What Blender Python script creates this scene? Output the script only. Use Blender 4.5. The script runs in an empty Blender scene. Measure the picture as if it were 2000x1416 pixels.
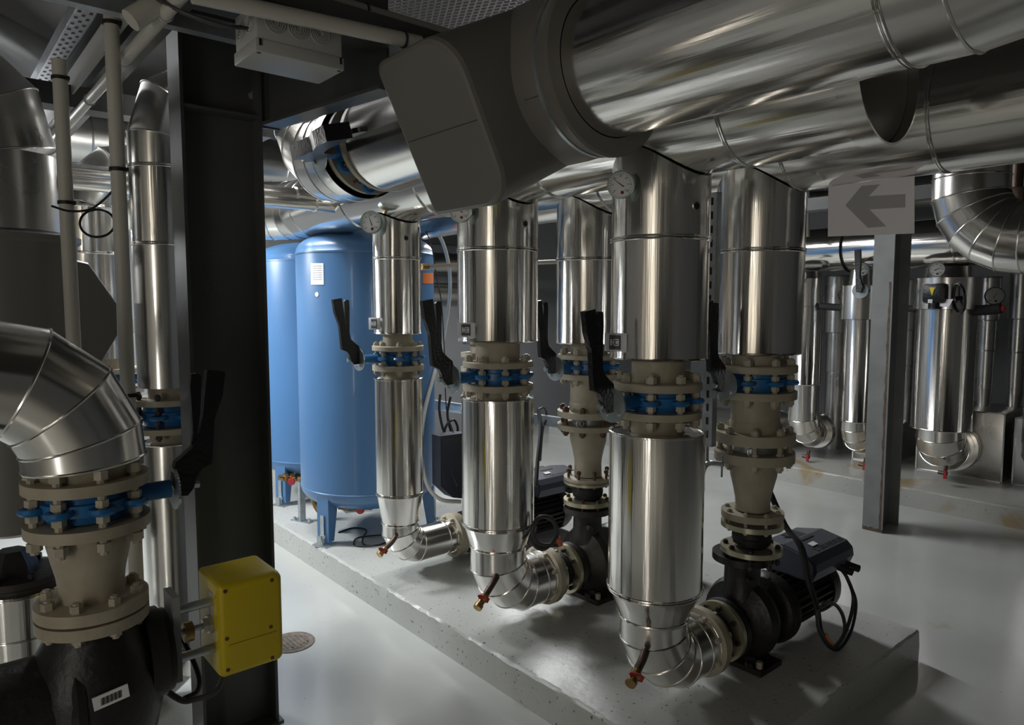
import bpy, bmesh, math, random
from mathutils import Vector, Matrix, Quaternion
random.seed(4)
PI = math.pi
COL = bpy.context.scene.collection
SC = bpy.context.scene

# ------------------------------------------------------------------ camera, light, exposure
F = 1382.0; YAW = math.radians(40.23); PIT = math.radians(4.75); H = 1.75
cd = bpy.data.cameras.new('camera'); cam = bpy.data.objects.new('camera', cd); COL.objects.link(cam)
cd.sensor_width = 36.0; cd.lens = F / 2000 * 36.0; cd.clip_start = 0.05
cam.location = (0, 0, H); cam.rotation_euler = (PI / 2 - PIT, 0, -YAW)
SC.camera = cam
SC.view_settings.view_transform = 'Standard'; SC.view_settings.look = 'None'
SC.view_settings.gamma = 1.0; SC.view_settings.use_curve_mapping = False
SC.view_settings.exposure = 0.0
w = bpy.data.worlds.new('world'); SC.world = w; w.use_nodes = True
w.node_tree.nodes['Background'].inputs[0].default_value = (0.9, 0.95, 1.0, 1)
w.node_tree.nodes['Background'].inputs[1].default_value = 0.02

def area(name, loc, target, sx, sy, power, col=(1, 1, 1), twist=0):
    l = bpy.data.lights.new(name, 'AREA'); l.shape = 'RECTANGLE'; l.size = sx; l.size_y = sy
    l.energy = power; l.color = col
    o = bpy.data.objects.new(name, l); COL.objects.link(o); o.location = loc
    d = Vector(target) - Vector(loc)
    o.rotation_euler = (d.to_track_quat('-Z', 'Y')).to_euler()
    return o
# plant room fluorescent strips above or behind the pipework, then two added fills
area('lamp_aisle', (0.15, 5.9, 2.5), (2.4, 4.6, 1.0), 0.5, 0.5, 112, (0.95, 0.98, 1.0))
area('lamp_aisle_ceiling', (1.35, 4.5, 3.3), (1.5, 3.6, 0.0), 0.3, 1.5, 66, (0.97, 0.98, 1.0))
area('lamp_pump_row', (4.3, 4.8, 3.05), (4.0, 3.8, 0.0), 0.3, 2.2, 98, (0.98, 0.99, 1.0))
area('fill_side_wall', (-2.3, -0.5, 3.2), (-3.5, -0.5, 1.3), 0.3, 1.6, 42, (1.0, 0.92, 0.8))  # unseen lamp added to brighten the left wall that the pipes reflect
area('fill_tall_strip', (-3.45, -0.35, 1.25), (2.1, 1.7, 1.25), 0.40, 2.2, 22, (1.0, 0.96, 0.9))  # no real doorway: tall unseen area light added to streak the riser cladding

def _R():
    f = Vector((math.sin(YAW) * math.cos(PIT), math.cos(YAW) * math.cos(PIT), -math.sin(PIT)))
    r = f.cross(Vector((0, 0, 1))).normalized(); return r, f.cross(r), f
_r, _d, _f = _R()
def ray(px, py): return _r * ((px - 1000) / F) + _d * ((py - 708) / F) + _f
def onx(px, py, X):
    d = ray(px, py); return Vector((0, 0, H)) + d * (X / d.x)
def ony(px, py, Y):
    d = ray(px, py); return Vector((0, 0, H)) + d * (Y / d.y)
def onz(px, py, Z):
    d = ray(px, py); return Vector((0, 0, H)) + d * ((Z - H) / d.z)
def ond(px, py, t): return Vector((0, 0, H)) + ray(px, py) * t

# ------------------------------------------------------------------ materials
def mat(name, col, rough=0.5, metal=0.0, spec=0.5, var=0.0, vscale=8.0, bump=0.0, bscale=30.0, stretch=None, rvar=0.0, coat=0.0):
    m = bpy.data.materials.new(name); m.use_nodes = True
    nt = m.node_tree; b = nt.nodes['Principled BSDF']
    b.inputs['Base Color'].default_value = (*col, 1); b.inputs['Roughness'].default_value = rough
    b.inputs['Metallic'].default_value = metal
    b.inputs['Specular IOR Level'].default_value = spec
    b.inputs['Coat Weight'].default_value = coat
    tc = nt.nodes.new('ShaderNodeTexCoord'); mp = nt.nodes.new('ShaderNodeMapping')
    nt.links.new(tc.outputs['Object'], mp.inputs[0])
    if stretch: mp.inputs['Scale'].default_value = stretch
    if var or rvar:
        n = nt.nodes.new('ShaderNodeTexNoise'); n.inputs['Scale'].default_value = vscale; n.inputs['Detail'].default_value = 6
        nt.links.new(mp.outputs[0], n.inputs['Vector'])
        if var:
            mr = nt.nodes.new('ShaderNodeMapRange'); mr.inputs['From Min'].default_value = 0.3; mr.inputs['From Max'].default_value = 0.7
            mr.inputs['To Min'].default_value = 1 - var; mr.inputs['To Max'].default_value = 1 + var
            nt.links.new(n.outputs['Fac'], mr.inputs['Value'])
            mx = nt.nodes.new('ShaderNodeMix'); mx.data_type = 'RGBA'; mx.blend_type = 'MULTIPLY'; mx.inputs[0].default_value = 1
            mx.inputs[6].default_value = (*col, 1); nt.links.new(mr.outputs[0], mx.inputs[7])
            nt.links.new(mx.outputs[2], b.inputs['Base Color'])
        if rvar:
            m2 = nt.nodes.new('ShaderNodeMapRange'); m2.inputs['From Min'].default_value = 0.3; m2.inputs['From Max'].default_value = 0.7
            m2.inputs['To Min'].default_value = max(0.02, rough - rvar); m2.inputs['To Max'].default_value = rough + rvar
            nt.links.new(n.outputs['Fac'], m2.inputs['Value']); nt.links.new(m2.outputs[0], b.inputs['Roughness'])
    if bump:
        n2 = nt.nodes.new('ShaderNodeTexNoise'); n2.inputs['Scale'].default_value = bscale; n2.inputs['Detail'].default_value = 5
        nt.links.new(mp.outputs[0], n2.inputs['Vector'])
        bp = nt.nodes.new('ShaderNodeBump'); bp.inputs['Strength'].default_value = bump; bp.inputs['Distance'].default_value = 0.01
        nt.links.new(n2.outputs['Fac'], bp.inputs['Height']); nt.links.new(bp.outputs[0], b.inputs['Normal'])
    return m
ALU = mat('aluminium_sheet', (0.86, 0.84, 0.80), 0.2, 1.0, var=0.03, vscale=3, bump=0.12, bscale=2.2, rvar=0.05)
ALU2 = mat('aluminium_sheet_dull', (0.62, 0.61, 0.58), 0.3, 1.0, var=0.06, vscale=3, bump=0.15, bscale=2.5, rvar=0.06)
ALUV = mat('aluminium_sheet_upright', (0.86, 0.84, 0.80), 0.15, 1.0, var=0.03, vscale=3, bump=0.5, bscale=1.0, stretch=(14, 14, .4), rvar=0.04)
ALUH = mat('aluminium_sheet_lengthwise', (0.86, 0.84, 0.80), 0.16, 1.0, var=0.03, vscale=3, bump=0.4, bscale=1.0, stretch=(12, .4, 12), rvar=0.04)
BEIGE = mat('beige_primer', (0.40, 0.355, 0.265), 0.5, 0.0, var=0.1, vscale=14, bump=0.12, bscale=60)
NUT = mat('painted_nut', (0.44, 0.40, 0.31), 0.45, 0.0, var=0.15, vscale=30)
RUST = mat('rusty_bolt', (0.13, 0.085, 0.055), 0.6, 0.5, var=0.4, vscale=40)
BRASSFL = mat('chromated_flange', (0.50, 0.47, 0.33), 0.35, 0.7, var=0.1, vscale=12)
BLUEV = mat('valve_blue', (0.02, 0.15, 0.38), 0.35, 0.0, var=0.15, vscale=12)
TANK = mat('tank_blue', (0.078, 0.19, 0.38), 0.32, 0.0, var=0.03, vscale=2, bump=0.02, bscale=9, coat=0.15)
BLACK = mat('black_lacquer', (0.006, 0.006, 0.007), 0.28, 0.0, bump=0.35, bscale=80)
RUBBER = mat('black_rubber', (0.012, 0.011, 0.012), 0.55, 0.0, bump=0.1, bscale=50)
CAST = mat('black_cast_iron', (0.014, 0.012, 0.011), 0.42, 0.0, var=0.3, vscale=10, bump=0.25, bscale=45)
CASTB = mat('brown_cast_iron', (0.028, 0.022, 0.018), 0.5, 0.0, var=0.5, vscale=9, bump=0.25, bscale=45)
SLATE = mat('slate_plastic', (0.055, 0.059, 0.08), 0.42, 0.0, bump=0.04, bscale=120)
GALV = mat('galvanised_steel', (0.52, 0.56, 0.58), 0.38, 0.85, var=0.15, vscale=18)
ZINC = mat('zinc_plate', (0.62, 0.70, 0.72), 0.3, 0.9, var=0.1, vscale=20)
STEEL = mat('grey_painted_steel', (0.075, 0.077, 0.074), 0.42, 0.0, var=0.08, vscale=5, bump=0.04, bscale=30)
STEEL2 = mat('light_grey_steel', (0.235, 0.245, 0.24), 0.45, 0.0, var=0.12, vscale=7, bump=0.05, bscale=25)
RUSTP = mat('rust_streak', (0.12, 0.08, 0.058), 0.7, 0.0, var=0.4, vscale=20)
PVC = mat('grey_pvc', (0.175, 0.165, 0.148), 0.4, 0.0, bump=0.02, bscale=20)
WHITEP = mat('white_plastic_conduit', (0.55, 0.53, 0.47), 0.45)
BOXP = mat('grey_junction_plastic', (0.42, 0.42, 0.40), 0.5)
CABLE = mat('grey_cable', (0.045, 0.043, 0.045), 0.5)
CABLEB = mat('black_cable', (0.012, 0.012, 0.013), 0.5)
CABLEW = mat('white_hose', (0.62, 0.62, 0.58), 0.45)
PAPER = mat('white_paper', (0.84, 0.81, 0.84), 0.7)
PRINT = mat('grey_print', (0.42, 0.41, 0.42), 0.7)
LABELW = mat('white_label', (0.82, 0.82, 0.82), 0.5)
MARK = mat('dark_red_mark', (.12, .012, .02), .5)
INK = mat('dark_print', (0.03, 0.03, 0.03), 0.6)
YELLOW = mat('yellow_plastic', (0.60, 0.46, 0.008), 0.42, 0.0, bump=0.02, bscale=60)
YEL2 = mat('yellow_print', (0.8, 0.65, 0.02), 0.5)
RED = mat('red_plastic', (0.42, 0.02, 0.025), 0.35)
BRASS = mat('brass', (0.36, 0.24, 0.10), 0.35, 0.9, var=0.2, vscale=30)
BRONZE = mat('dark_bronze_tube', (0.12, 0.085, 0.065), 0.4, 0.7, var=0.25, vscale=20)
ORANGE = mat('orange_tape', (0.75, 0.20, 0.04), 0.5)
INSUL = mat('yellow_glass_wool', (0.42, 0.34, 0.10), 0.9, 0.0, var=0.3, vscale=40, bump=0.5, bscale=60)
FOAM = mat('black_pipe_foam', (0.012, 0.012, 0.013), 0.75)
DIAL = mat('dial_white', (0.78, 0.78, 0.76), 0.35)
GREENB = mat('dial_case', (0.30, 0.36, 0.33), 0.35, 0.7)
DRAINM = mat('stained_drain', (.17, .145, .115), .6, .2, var=.4, vscale=30)
MESHM = mat('mesh_steel', (.085, .085, .09), .5, .3)
TRAYM = mat('tray_zinc', (0.62, 0.63, 0.68), 0.35, 0.7, var=0.1, vscale=20)
CHALK = mat('chalk', (0.12, 0.12, 0.115), 0.9)
WALLW = mat('pale_wall_paint', (0.6, 0.58, 0.54), 0.7)
WALLM = mat('grey_wall_paint', (0.27, 0.275, 0.28), 0.75, 0.0, var=0.05, vscale=1.5)
CEILM = mat('dark_ceiling', (0.035, 0.033, 0.03), 0.85, 0.0, var=0.2, vscale=3)

def floor_mat(name, col, rough, dirt, bump, pit, dpos=.66):
    m = bpy.data.materials.new(name); m.use_nodes = True; nt = m.node_tree; b = nt.nodes['Principled BSDF']
    N = nt.nodes.new; L = nt.links.new
    tc = N('ShaderNodeTexCoord')
    n1 = N('ShaderNodeTexNoise'); n1.inputs['Scale'].default_value = 1.3; n1.inputs['Detail'].default_value = 7; L(tc.outputs['Object'], n1.inputs['Vector'])
    r1 = N('ShaderNodeValToRGB'); r1.color_ramp.elements[0].position = 0.3; r1.color_ramp.elements[1].position = 0.65
    r1.color_ramp.elements[0].color = (col[0] * 0.86, col[1] * 0.86, col[2] * 0.85, 1); r1.color_ramp.elements[1].color = (*col, 1)
    L(n1.outputs['Fac'], r1.inputs[0])
    n2 = N('ShaderNodeTexNoise'); n2.inputs['Scale'].default_value = 2.1; n2.inputs['Detail'].default_value = 9; n2.inputs['Distortion'].default_value = 0.6
    L(tc.outputs['Object'], n2.inputs['Vector'])
    r2 = N('ShaderNodeValToRGB'); r2.color_ramp.elements[0].position = dpos; r2.color_ramp.elements[1].position = dpos + .08
    r2.color_ramp.elements[0].color = (0, 0, 0, 1); r2.color_ramp.elements[1].color = (dirt, dirt, dirt, 1)
    L(n2.outputs['Fac'], r2.inputs[0])
    mx = N('ShaderNodeMix'); mx.data_type = 'RGBA'; L(r2.outputs[0], mx.inputs[0]); L(r1.outputs[0], mx.inputs[6]); mx.inputs[7].default_value = (0.36, 0.27, 0.14, 1)
    n3 = N('ShaderNodeTexNoise'); n3.inputs['Scale'].default_value = 55; n3.inputs['Detail'].default_value = 3; L(tc.outputs['Object'], n3.inputs['Vector'])
    r3 = N('ShaderNodeValToRGB'); r3.color_ramp.elements[0].position = pit; r3.color_ramp.elements[1].position = pit + 0.03
    r3.color_ramp.elements[0].color = (0, 0, 0, 1)
    L(n3.outputs['Fac'], r3.inputs[0])
    mx2 = N('ShaderNodeMix'); mx2.data_type = 'RGBA'; L(r3.outputs[0], mx2.inputs[0]); L(mx.outputs[2], mx2.inputs[6]); mx2.inputs[7].default_value = (0.13, 0.125, 0.115, 1)
    L(mx2.outputs[2], b.inputs['Base Color'])
    rr = N('ShaderNodeMapRange'); rr.inputs['To Min'].default_value = rough - 0.07; rr.inputs['To Max'].default_value = rough + 0.09; L(n1.outputs['Fac'], rr.inputs['Value']); L(rr.outputs[0], b.inputs['Roughness'])
    n4 = N('ShaderNodeTexNoise'); n4.inputs['Scale'].default_value = 35; n4.inputs['Detail'].default_value = 6; L(tc.outputs['Object'], n4.inputs['Vector'])
    bp = N('ShaderNodeBump'); bp.inputs['Strength'].default_value = bump; bp.inputs['Distance'].default_value = 0.01; L(n4.outputs['Fac'], bp.inputs['Height']); L(bp.outputs[0], b.inputs['Normal'])
    return m
FLOORM = floor_mat('grey_floor_paint', (0.56, 0.575, 0.55), 0.19, 0.35, 0.05, 0.76)
PLINTHM = floor_mat('grey_plinth_paint', (0.52, 0.53, 0.505), 0.36, 0.45, 0.14, 0.655)
PLINTHM2 = floor_mat('stained_plinth_paint', (0.46, 0.46, 0.43), 0.4, 0.85, 0.14, 0.67, .56)

# ------------------------------------------------------------------ mesh builder
ORG = {}
STUFF = {'slots', 'perforations', 'bar_marks', 'pictogram_lines', 'rubber_ribs', 'knockout_rings', 'scale_marks', 'chalk_marks', 'label_print', 'rust_stain', 'lid_screws', 'cover_screws', 'scale_numerals'}
def V(*a): return Vector(a)
class MB:
    def __init__(s): s.v = []; s.f = []
    def add(s, vs, fs):
        k = len(s.v); s.v += [tuple(p) for p in vs]; s.f += [tuple(i + k for i in f) for f in fs]; return s
    def lathe(s, prof, o=(0, 0, 0), ax=(0, 0, 1), seg=32, c0=True, c1=True, fr=None):
        o = Vector(o); ax = Vector(ax).normalized()
        u = ax.orthogonal().normalized() if abs(ax.z) < 0.9 else Vector((1, 0, 0)); u = (u - ax * u.dot(ax)).normalized(); q = ax.cross(u)
        vs = []; fs = []
        for (t, r) in prof:
            for i in range(seg):
                a = 2 * PI * i / seg; k = fr(a) if fr else 1.0
                vs.append(o + ax * t + (u * math.cos(a) + q * math.sin(a)) * r * k)
        for j in range(len(prof) - 1):
            for i in range(seg):
                i2 = (i + 1) % seg
                fs.append((j * seg + i, j * seg + i2, (j + 1) * seg + i2, (j + 1) * seg + i))
        if c0: fs.append(tuple(range(seg - 1, -1, -1)))
        if c1: fs.append(tuple(range((len(prof) - 1) * seg, len(prof) * seg)))
        return s.add(vs, fs)
    def cyl(s, p0, p1, r, seg=16, r1=None):
        p0 = Vector(p0); p1 = Vector(p1)
        return s.lathe([(0, r), ((p1 - p0).length, r if r1 is None else r1)], p0, p1 - p0, seg)
    def box(s, c, d, rz=0.0, M=None, bev=0.0):
        x, y, z = d[0] / 2, d[1] / 2, d[2] / 2
        if M is None: M = Matrix.Rotation(rz, 3, 'Z')
        c = Vector(c)
        if bev <= 0:
            vs = [c + M @ Vector((sx * x, sy * y, sz * z)) for sz in (-1, 1) for sy in (-1, 1) for sx in (-1, 1)]
            return s.add(vs, [(0, 2, 3, 1), (4, 5, 7, 6), (0, 1, 5, 4), (2, 6, 7, 3), (0, 4, 6, 2), (1, 3, 7, 5)])
        bm = bmesh.new(); bmesh.ops.create_cube(bm, size=1)
        for v in bm.verts: v.co = Vector((v.co.x * d[0], v.co.y * d[1], v.co.z * d[2]))
        bmesh.ops.bevel(bm, geom=bm.edges[:], offset=bev, segments=2, affect='EDGES', profile=0.5)
        bm.verts.ensure_lookup_table()
        vs = [c + M @ v.co for v in bm.verts]; fs = [[v.index for v in f.verts] for f in bm.faces]; bm.free()
        return s.add(vs, fs)
    def tube(s, pts, r, seg=8, closed=False):
        pts = [Vector(p) for p in pts]; n = len(pts); vs = []; fs = []; u = None
        for i, p in enumerate(pts):
            a = pts[i - 1] if (i > 0 or closed) else p; b = pts[(i + 1) % n] if (i < n - 1 or closed) else p
            t = (b - a).normalized()
            if u is None: u = t.orthogonal().normalized()
            u = (u - t * u.dot(t)).normalized(); q = t.cross(u)
            for k in range(seg):
                an = 2 * PI * k / seg; vs.append(p + (u * math.cos(an) + q * math.sin(an)) * r)
        m = n if closed else n - 1
        for i in range(m):
            i2 = (i + 1) % n
            for k in range(seg):
                k2 = (k + 1) % seg; fs.append((i * seg + k, i * seg + k2, i2 * seg + k2, i2 * seg + k))
        if not closed: fs += [tuple(range(seg - 1, -1, -1)), tuple(range((n - 1) * seg, n * seg))]
        return s.add(vs, fs)
    def ring(s, c, ax, R, r, seg=40, sg=6):
        c = Vector(c); ax = Vector(ax).normalized(); u = ax.orthogonal().normalized(); q = ax.cross(u)
        return s.tube([c + (u * math.cos(2 * PI * i / seg) + q * math.sin(2 * PI * i / seg)) * R for i in range(seg)], r, sg, True)
    def prism(s, pts, n, t, inset=0.0):
        """closed outline of 3-D points, thickness t along n (both sides)"""
        n = Vector(n).normalized(); k = len(pts); pts = [Vector(p) for p in pts]
        vs = [p - n * t / 2 for p in pts] + [p + n * t / 2 for p in pts]
        fs = [tuple(range(k - 1, -1, -1)), tuple(range(k, 2 * k))] + [(i, (i + 1) % k, k + (i + 1) % k, k + i) for i in range(k)]
        return s.add(vs, fs)
    def hexa(s, c, ax, r, h):
        c = Vector(c); return s.lathe([(-h / 2, r), (h / 2, r)], c, ax, 6)
    def build(s, name, m, parent=None, smooth=35, tri=False):
        me = bpy.data.meshes.new(name)
        off = ORG[parent.name] if parent is not None else Vector((0, 0, 0))
        if parent is None:
            # origin at the base centre of the thing
            xs = [p[0] for p in s.v]; ys = [p[1] for p in s.v]; zs = [p[2] for p in s.v]
            off = Vector(((min(xs) + max(xs)) / 2, (min(ys) + max(ys)) / 2, min(zs)))
        me.from_pydata([(p[0] - off.x, p[1] - off.y, p[2] - off.z) for p in s.v], [], s.f)
        bm = bmesh.new(); bm.from_mesh(me); bmesh.ops.recalc_face_normals(bm, faces=bm.faces); bm.to_mesh(me); bm.free()
        if smooth:
            me.polygons.foreach_set('use_smooth', [True] * len(me.polygons)); me.set_sharp_from_angle(angle=math.radians(smooth))
        me.materials.append(m)
        o = bpy.data.objects.new(name, me); COL.objects.link(o)
        if name in STUFF: o['kind'] = 'stuff'
        if parent is not None: o.parent = parent
        else: o.location = off
        ORG[o.name] = off
        return o
def tag(o, label=None, cat=None, group=None, kind=None):
    if label: o['label'] = label
    if cat: o['category'] = cat
    if group: o['group'] = group
    if kind: o['kind'] = kind
    return o
def thing(name, loc, label, cat, group=None):
    o = bpy.data.objects.new(name, None); COL.objects.link(o); o.location = loc; o.empty_display_size = 0.1
    ORG[o.name] = Vector(loc); return tag(o, label, cat, group)
_bolt = {}
def bolt_mesh(length, size, m, sizes=None):
    k = (round(length, 3), size, m.name)
    if k not in _bolt:
        b = MB(); b.hexa((0, 0, length / 2), (0, 0, 1), size, size * 1.3); b.hexa((0, 0, -length / 2), (0, 0, 1), size, size * 1.2)
        b.cyl((0, 0, -length / 2 - size * 1.1), (0, 0, length / 2 + size), size * 0.6, 8)
        if length > .12:
            for zz in (-.021, .021): b.hexa((0, 0, zz), (0, 0, 1), size * .95, size * 1.0)
        me = bpy.data.meshes.new('bolt'); me.from_pydata(b.v, [], b.f); me.materials.append(m); _bolt[k] = me
    return _bolt[k]
def bolts(parent, c, ax, R, n, length, size, m=None, ph=0.2):
    m = m or NUT; me = bolt_mesh(length, size, m); ax = Vector(ax).normalized(); c = Vector(c)
    u = ax.orthogonal().normalized(); q = ax.cross(u); rot = Vector((0, 0, 1)).rotation_difference(ax)
    for i in range(n):
        a = ph + 2 * PI * i / n
        o = bpy.data.objects.new('bolt', me); COL.objects.link(o); o.parent = parent
        o.location = c + (u * math.cos(a) + q * math.sin(a)) * R - ORG[parent.name]
        o.rotation_mode = 'QUATERNION'; o.rotation_quaternion = rot @ Quaternion((0, 0, 1), i * 0.7); ORG[o.name] = ORG[parent.name]
def sheet(parent, o, ax, t0, t1, r, bead0=False, bead1=True, m=None, seg=64, r1=None, name='cladding_sheet', lip=False):
    """one cladding sheet with a rolled bead at its seam"""
    m = m or ALU; r1 = r if r1 is None else r1; P = [(t0, r)]
    if bead0: P += [(t0 + .001, r + .004), (t0 + .007, r + .004), (t0 + .009, r)]
    if m is ALU: m = ALUV if abs(Vector(ax).normalized().z) > .9 else (ALUH if abs(Vector(ax).normalized().y) > .9 else ALU)
    P = [(t0, r), (t1, r1)]; b = MB().lathe(P, o, ax, seg); a = Vector(ax).normalized(); o = Vector(o)
    for (f, t, rr) in ((bead0, t0 + .004, r), (bead1, t1 - .004, r1)):
        if f: b.ring(o + a * (t - .004), a, rr + .001, .0035, seg, 6); b.ring(o + a * (t + .004), a, rr + .001, .0035, seg, 6)
    return b.build(name, m, parent)
def gores(parent, pts, rads, m=None, seg=48, up=None, bead=.004, name='elbow_gore', first=True, last=True, n0=None, n1=None):
    """segmented elbow: each gore its own sheet, mitred to its neighbours"""
    m = m or ALU; pts = [Vector(p) for p in pts]
    keep = [i for i in range(len(pts)) if i == 0 or (pts[i] - pts[i - 1]).length > .004]
    pts = [pts[i] for i in keep]; rads = [rads[i] for i in keep]; n = len(pts); D = [(pts[i + 1] - pts[i]).normalized() for i in range(n - 1)]
    nrm = None
    for i in range(n - 2):
        c = D[i].cross(D[i + 1])
        if c.length > 1e-4: nrm = c.normalized(); break
    rings = []
    for i in range(n):
        if i == 0: pl = Vector(n0) if n0 else D[0]
        elif i == n - 1: pl = Vector(n1) if n1 else D[-1]
        else: pl = (D[i - 1] + D[i]).normalized()
        rings.append(pl)
    def ringpts(i, d, r, k=0.0):
        q = d.cross(nrm); out = []
        for j in range(seg):
            a = 2 * PI * j / seg; p = pts[i] + (nrm * math.cos(a) + q * math.sin(a)) * (r + k)
            t = (pts[i] - p).dot(rings[i]) / d.dot(rings[i]); out.append(p + d * t)
        return out
    for i in range(n - 1):
        A = ringpts(i, D[i], rads[i]); B = ringpts(i + 1, D[i], rads[i + 1])
        b = MB(); fs = [(j, (j + 1) % seg, seg + (j + 1) % seg, seg + j) for j in range(seg)]
        if i == 0 and first: fs.append(tuple(range(seg - 1, -1, -1)))
        if i == n - 2 and last: fs.append(tuple(range(seg, 2 * seg)))
        b.add(A + B, fs)
        if i > 0 or first: b.tube(A, bead, 6, True)
        if i == n - 2 and last: b.tube(B, bead, 6, True)
        b.build(name, m, parent)
def arc(c, e1, e2, R, a0, a1, n):
    c = Vector(c); e1 = Vector(e1); e2 = Vector(e2)
    return [c + (e1 * math.cos(a0 + (a1 - a0) * i / n) + e2 * math.sin(a0 + (a1 - a0) * i / n)) * R for i in range(n + 1)]
def bez(pts, n=12):
    """Catmull-Rom through the points"""
    pts = [Vector(p) for p in pts]; q = [pts[0] * 2 - pts[1]] + pts + [pts[-1] * 2 - pts[-2]]; out = []
    for i in range(1, len(q) - 2):
        for k in range(n):
            t = k / n; a, b, c, d = q[i - 1], q[i], q[i + 1], q[i + 2]
            out.append(0.5 * ((2 * b) + (c - a) * t + (2 * a - 5 * b + 4 * c - d) * t * t + (3 * b - a - 3 * c + d) * t ** 3))
    return out + [pts[-1]]
def text_mesh(txt, size, M, name, m, parent, depth=0.0008):
    cu = bpy.data.curves.new('t', 'FONT'); cu.body = txt; cu.size = size; cu.extrude = depth; cu.align_x = 'CENTER'; cu.align_y = 'CENTER'; cu.resolution_u = 2
    o = bpy.data.objects.new('t', cu); COL.objects.link(o); dg = bpy.context.evaluated_depsgraph_get(); dg.update()
    me = bpy.data.meshes.new_from_object(o.evaluated_get(dg)); bpy.data.objects.remove(o); bpy.data.curves.remove(cu)
    b = MB(); b.add([M @ v.co for v in me.vertices], [tuple(p.vertices) for p in me.polygons]); bpy.data.meshes.remove(me)
    return b.build(name, m, parent, smooth=0)

# ------------------------------------------------------------------ setting
PZ = 0.164
MB().box((3.5, 2.5, -0.05), (17, 17, 0.1)).build('floor', FLOORM, smooth=0)
tag(bpy.data.objects['floor'], kind='structure')
tag(MB().box((3.5, 2.5, 3.65), (17, 17, 0.1)).build('ceiling', CEILM, smooth=0), kind='structure')
tag(MB().box((3.5, 7.6, 1.8), (17, 0.2, 3.6)).build('wall_back', WALLM, smooth=0), kind='structure')
tag(MB().box((10.6, 2.5, 1.8), (0.2, 17, 3.6)).build('wall_right', WALLM, smooth=0), kind='structure')
tag(MB().box((-3.6, 2.5, 1.8), (0.2, 17, 3.6)).build('wall_left', WALLW, smooth=0), kind='structure')
tag(MB().box((3.5, -4.6, 1.8), (17, 0.2, 3.6)).build('wall_front', WALLM, smooth=0), kind='structure')

def plinth(x0, x1, y0, y1, h, nx, ny, jit, seed):
    rnd = random.Random(seed); b = MB()
    # top and sides as a ring outline with a worn, uneven arris
    out = []
    for i in range(nx): out.append((x0 + (x1 - x0) * i / nx, y0))
    for i in range(ny): out.append((x1, y0 + (y1 - y0) * i / ny))
    for i in range(nx): out.append((x1 - (x1 - x0) * i / nx, y1))
    for i in range(ny): out.append((x0, y1 - (y1 - y0) * i / ny))
    k = len(out); cx = (x0 + x1) / 2; cy = (y0 + y1) / 2
    def lvl(z, ins, j, jz=0):
        o = []
        for (x, y) in out:
            e = ins + rnd.uniform(-j, j)
            xx = x + (e if x == x0 else (-e if x == x1 else 0)); yy = y + (e if y == y0 else (-e if y == y1 else 0))
            o.append((xx, yy, z + rnd.uniform(-jz, jz)))
        return o
    L = lvl(0, 0, 0) + lvl(h * .5, 0, jit * .5) + lvl(h - .012, 0.0, jit, .004) + lvl(h - .002, .01, jit, .001) + lvl(h, .022, jit)
    fs = [tuple(range(4 * k, 5 * k))]
    for q in range(4):
        fs += [(q * k + i, q * k + (i + 1) % k, (q + 1) * k + (i + 1) % k, (q + 1) * k + i) for i in range(k)]
    return b.add(L, fs)
tag(plinth(1.945, 3.68, 1.262, 6.9, PZ, 46, 140, .003, 1).build('concrete_plinth', PLINTHM, smooth=30),
    'long light grey painted concrete plinth under the three pumps and blue tanks', 'plinth')
tag(plinth(6.49, 9.4, -1.6, 6.9, PZ, 30, 170, .002, 2).build('concrete_plinth', PLINTHM2, smooth=30),
    'stained grey concrete plinth under the clad pipes at the right rear', 'plinth')

# floor drain beside the steel column
c = onz(570, 1255, 0)
t = thing('floor_drain', (c.x, c.y, 0), 'round stained floor drain set in the grey floor right of the dark column', 'drain')
MB().lathe([(0.0, .115), (.004, .115), (.005, .095), (.002, .09)], (c.x, c.y, 0), seg=40).build('rim', DRAINM, t)
b = MB(); b.lathe([(.001, .088), (.004, .085)], (c.x, c.y, 0), seg=32)
for i in range(-3, 4): b.box((c.x + i * .022, c.y, .005), (.008, .15 - abs(i) * .02, .004))
b.build('grate', DRAINM, t)

# ------------------------------------------------------------------ headers
HZ, HR = 2.40, 0.20
XA, XB = 2.12, 2.735
def header(name, X, seams, label, end_near, y_far, m=ALU):
    t = thing(name, (X, end_near, HZ - HR), label, 'pipe')
    ys = [end_near] + seams + [y_far]
    for i in range(len(ys) - 1):
        sheet(t, (X, ys[i], HZ), (0, 1, 0), 0, ys[i + 1] - ys[i], HR, bead1=(i < len(ys) - 2), m=m, seg=72)
    return t
hA = header('header_pipe', XA, [1.31, 2.2, 3.05, 3.85], 'middle aluminium clad header pipe ending in an open grey end, above the front risers', 0.93, 4.55)
# open end: cladding collar and recessed grey cap
MB().lathe([(.068, HR + .003), (0, HR + .003), (0, HR - .003), (.06, HR - .003)], (XA, .87, HZ), (0, 1, 0), 72, False, False).build('end_collar', ALU, hA)
MB().lathe([(0, HR - .005), (.004, HR - .005)], (XA, .90, HZ), (0, 1, 0), 64).build('end_cap', PVC, hA)
gores(hA, [(XA, 4.55, HZ)] + arc((XA - .38, 4.65, HZ), (1, 0, 0), (0, 1, 0), .38, 0.2, PI / 2, 4) + [(-.4, 5.03, HZ)], [HR] * 8)
hB = header('header_pipe', XB, [.93, 1.45, 2.4, 3.3, 4.2], 'rear aluminium clad header pipe carrying the paper arrow sign, above the rear risers', -0.6, 5.6)

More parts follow.
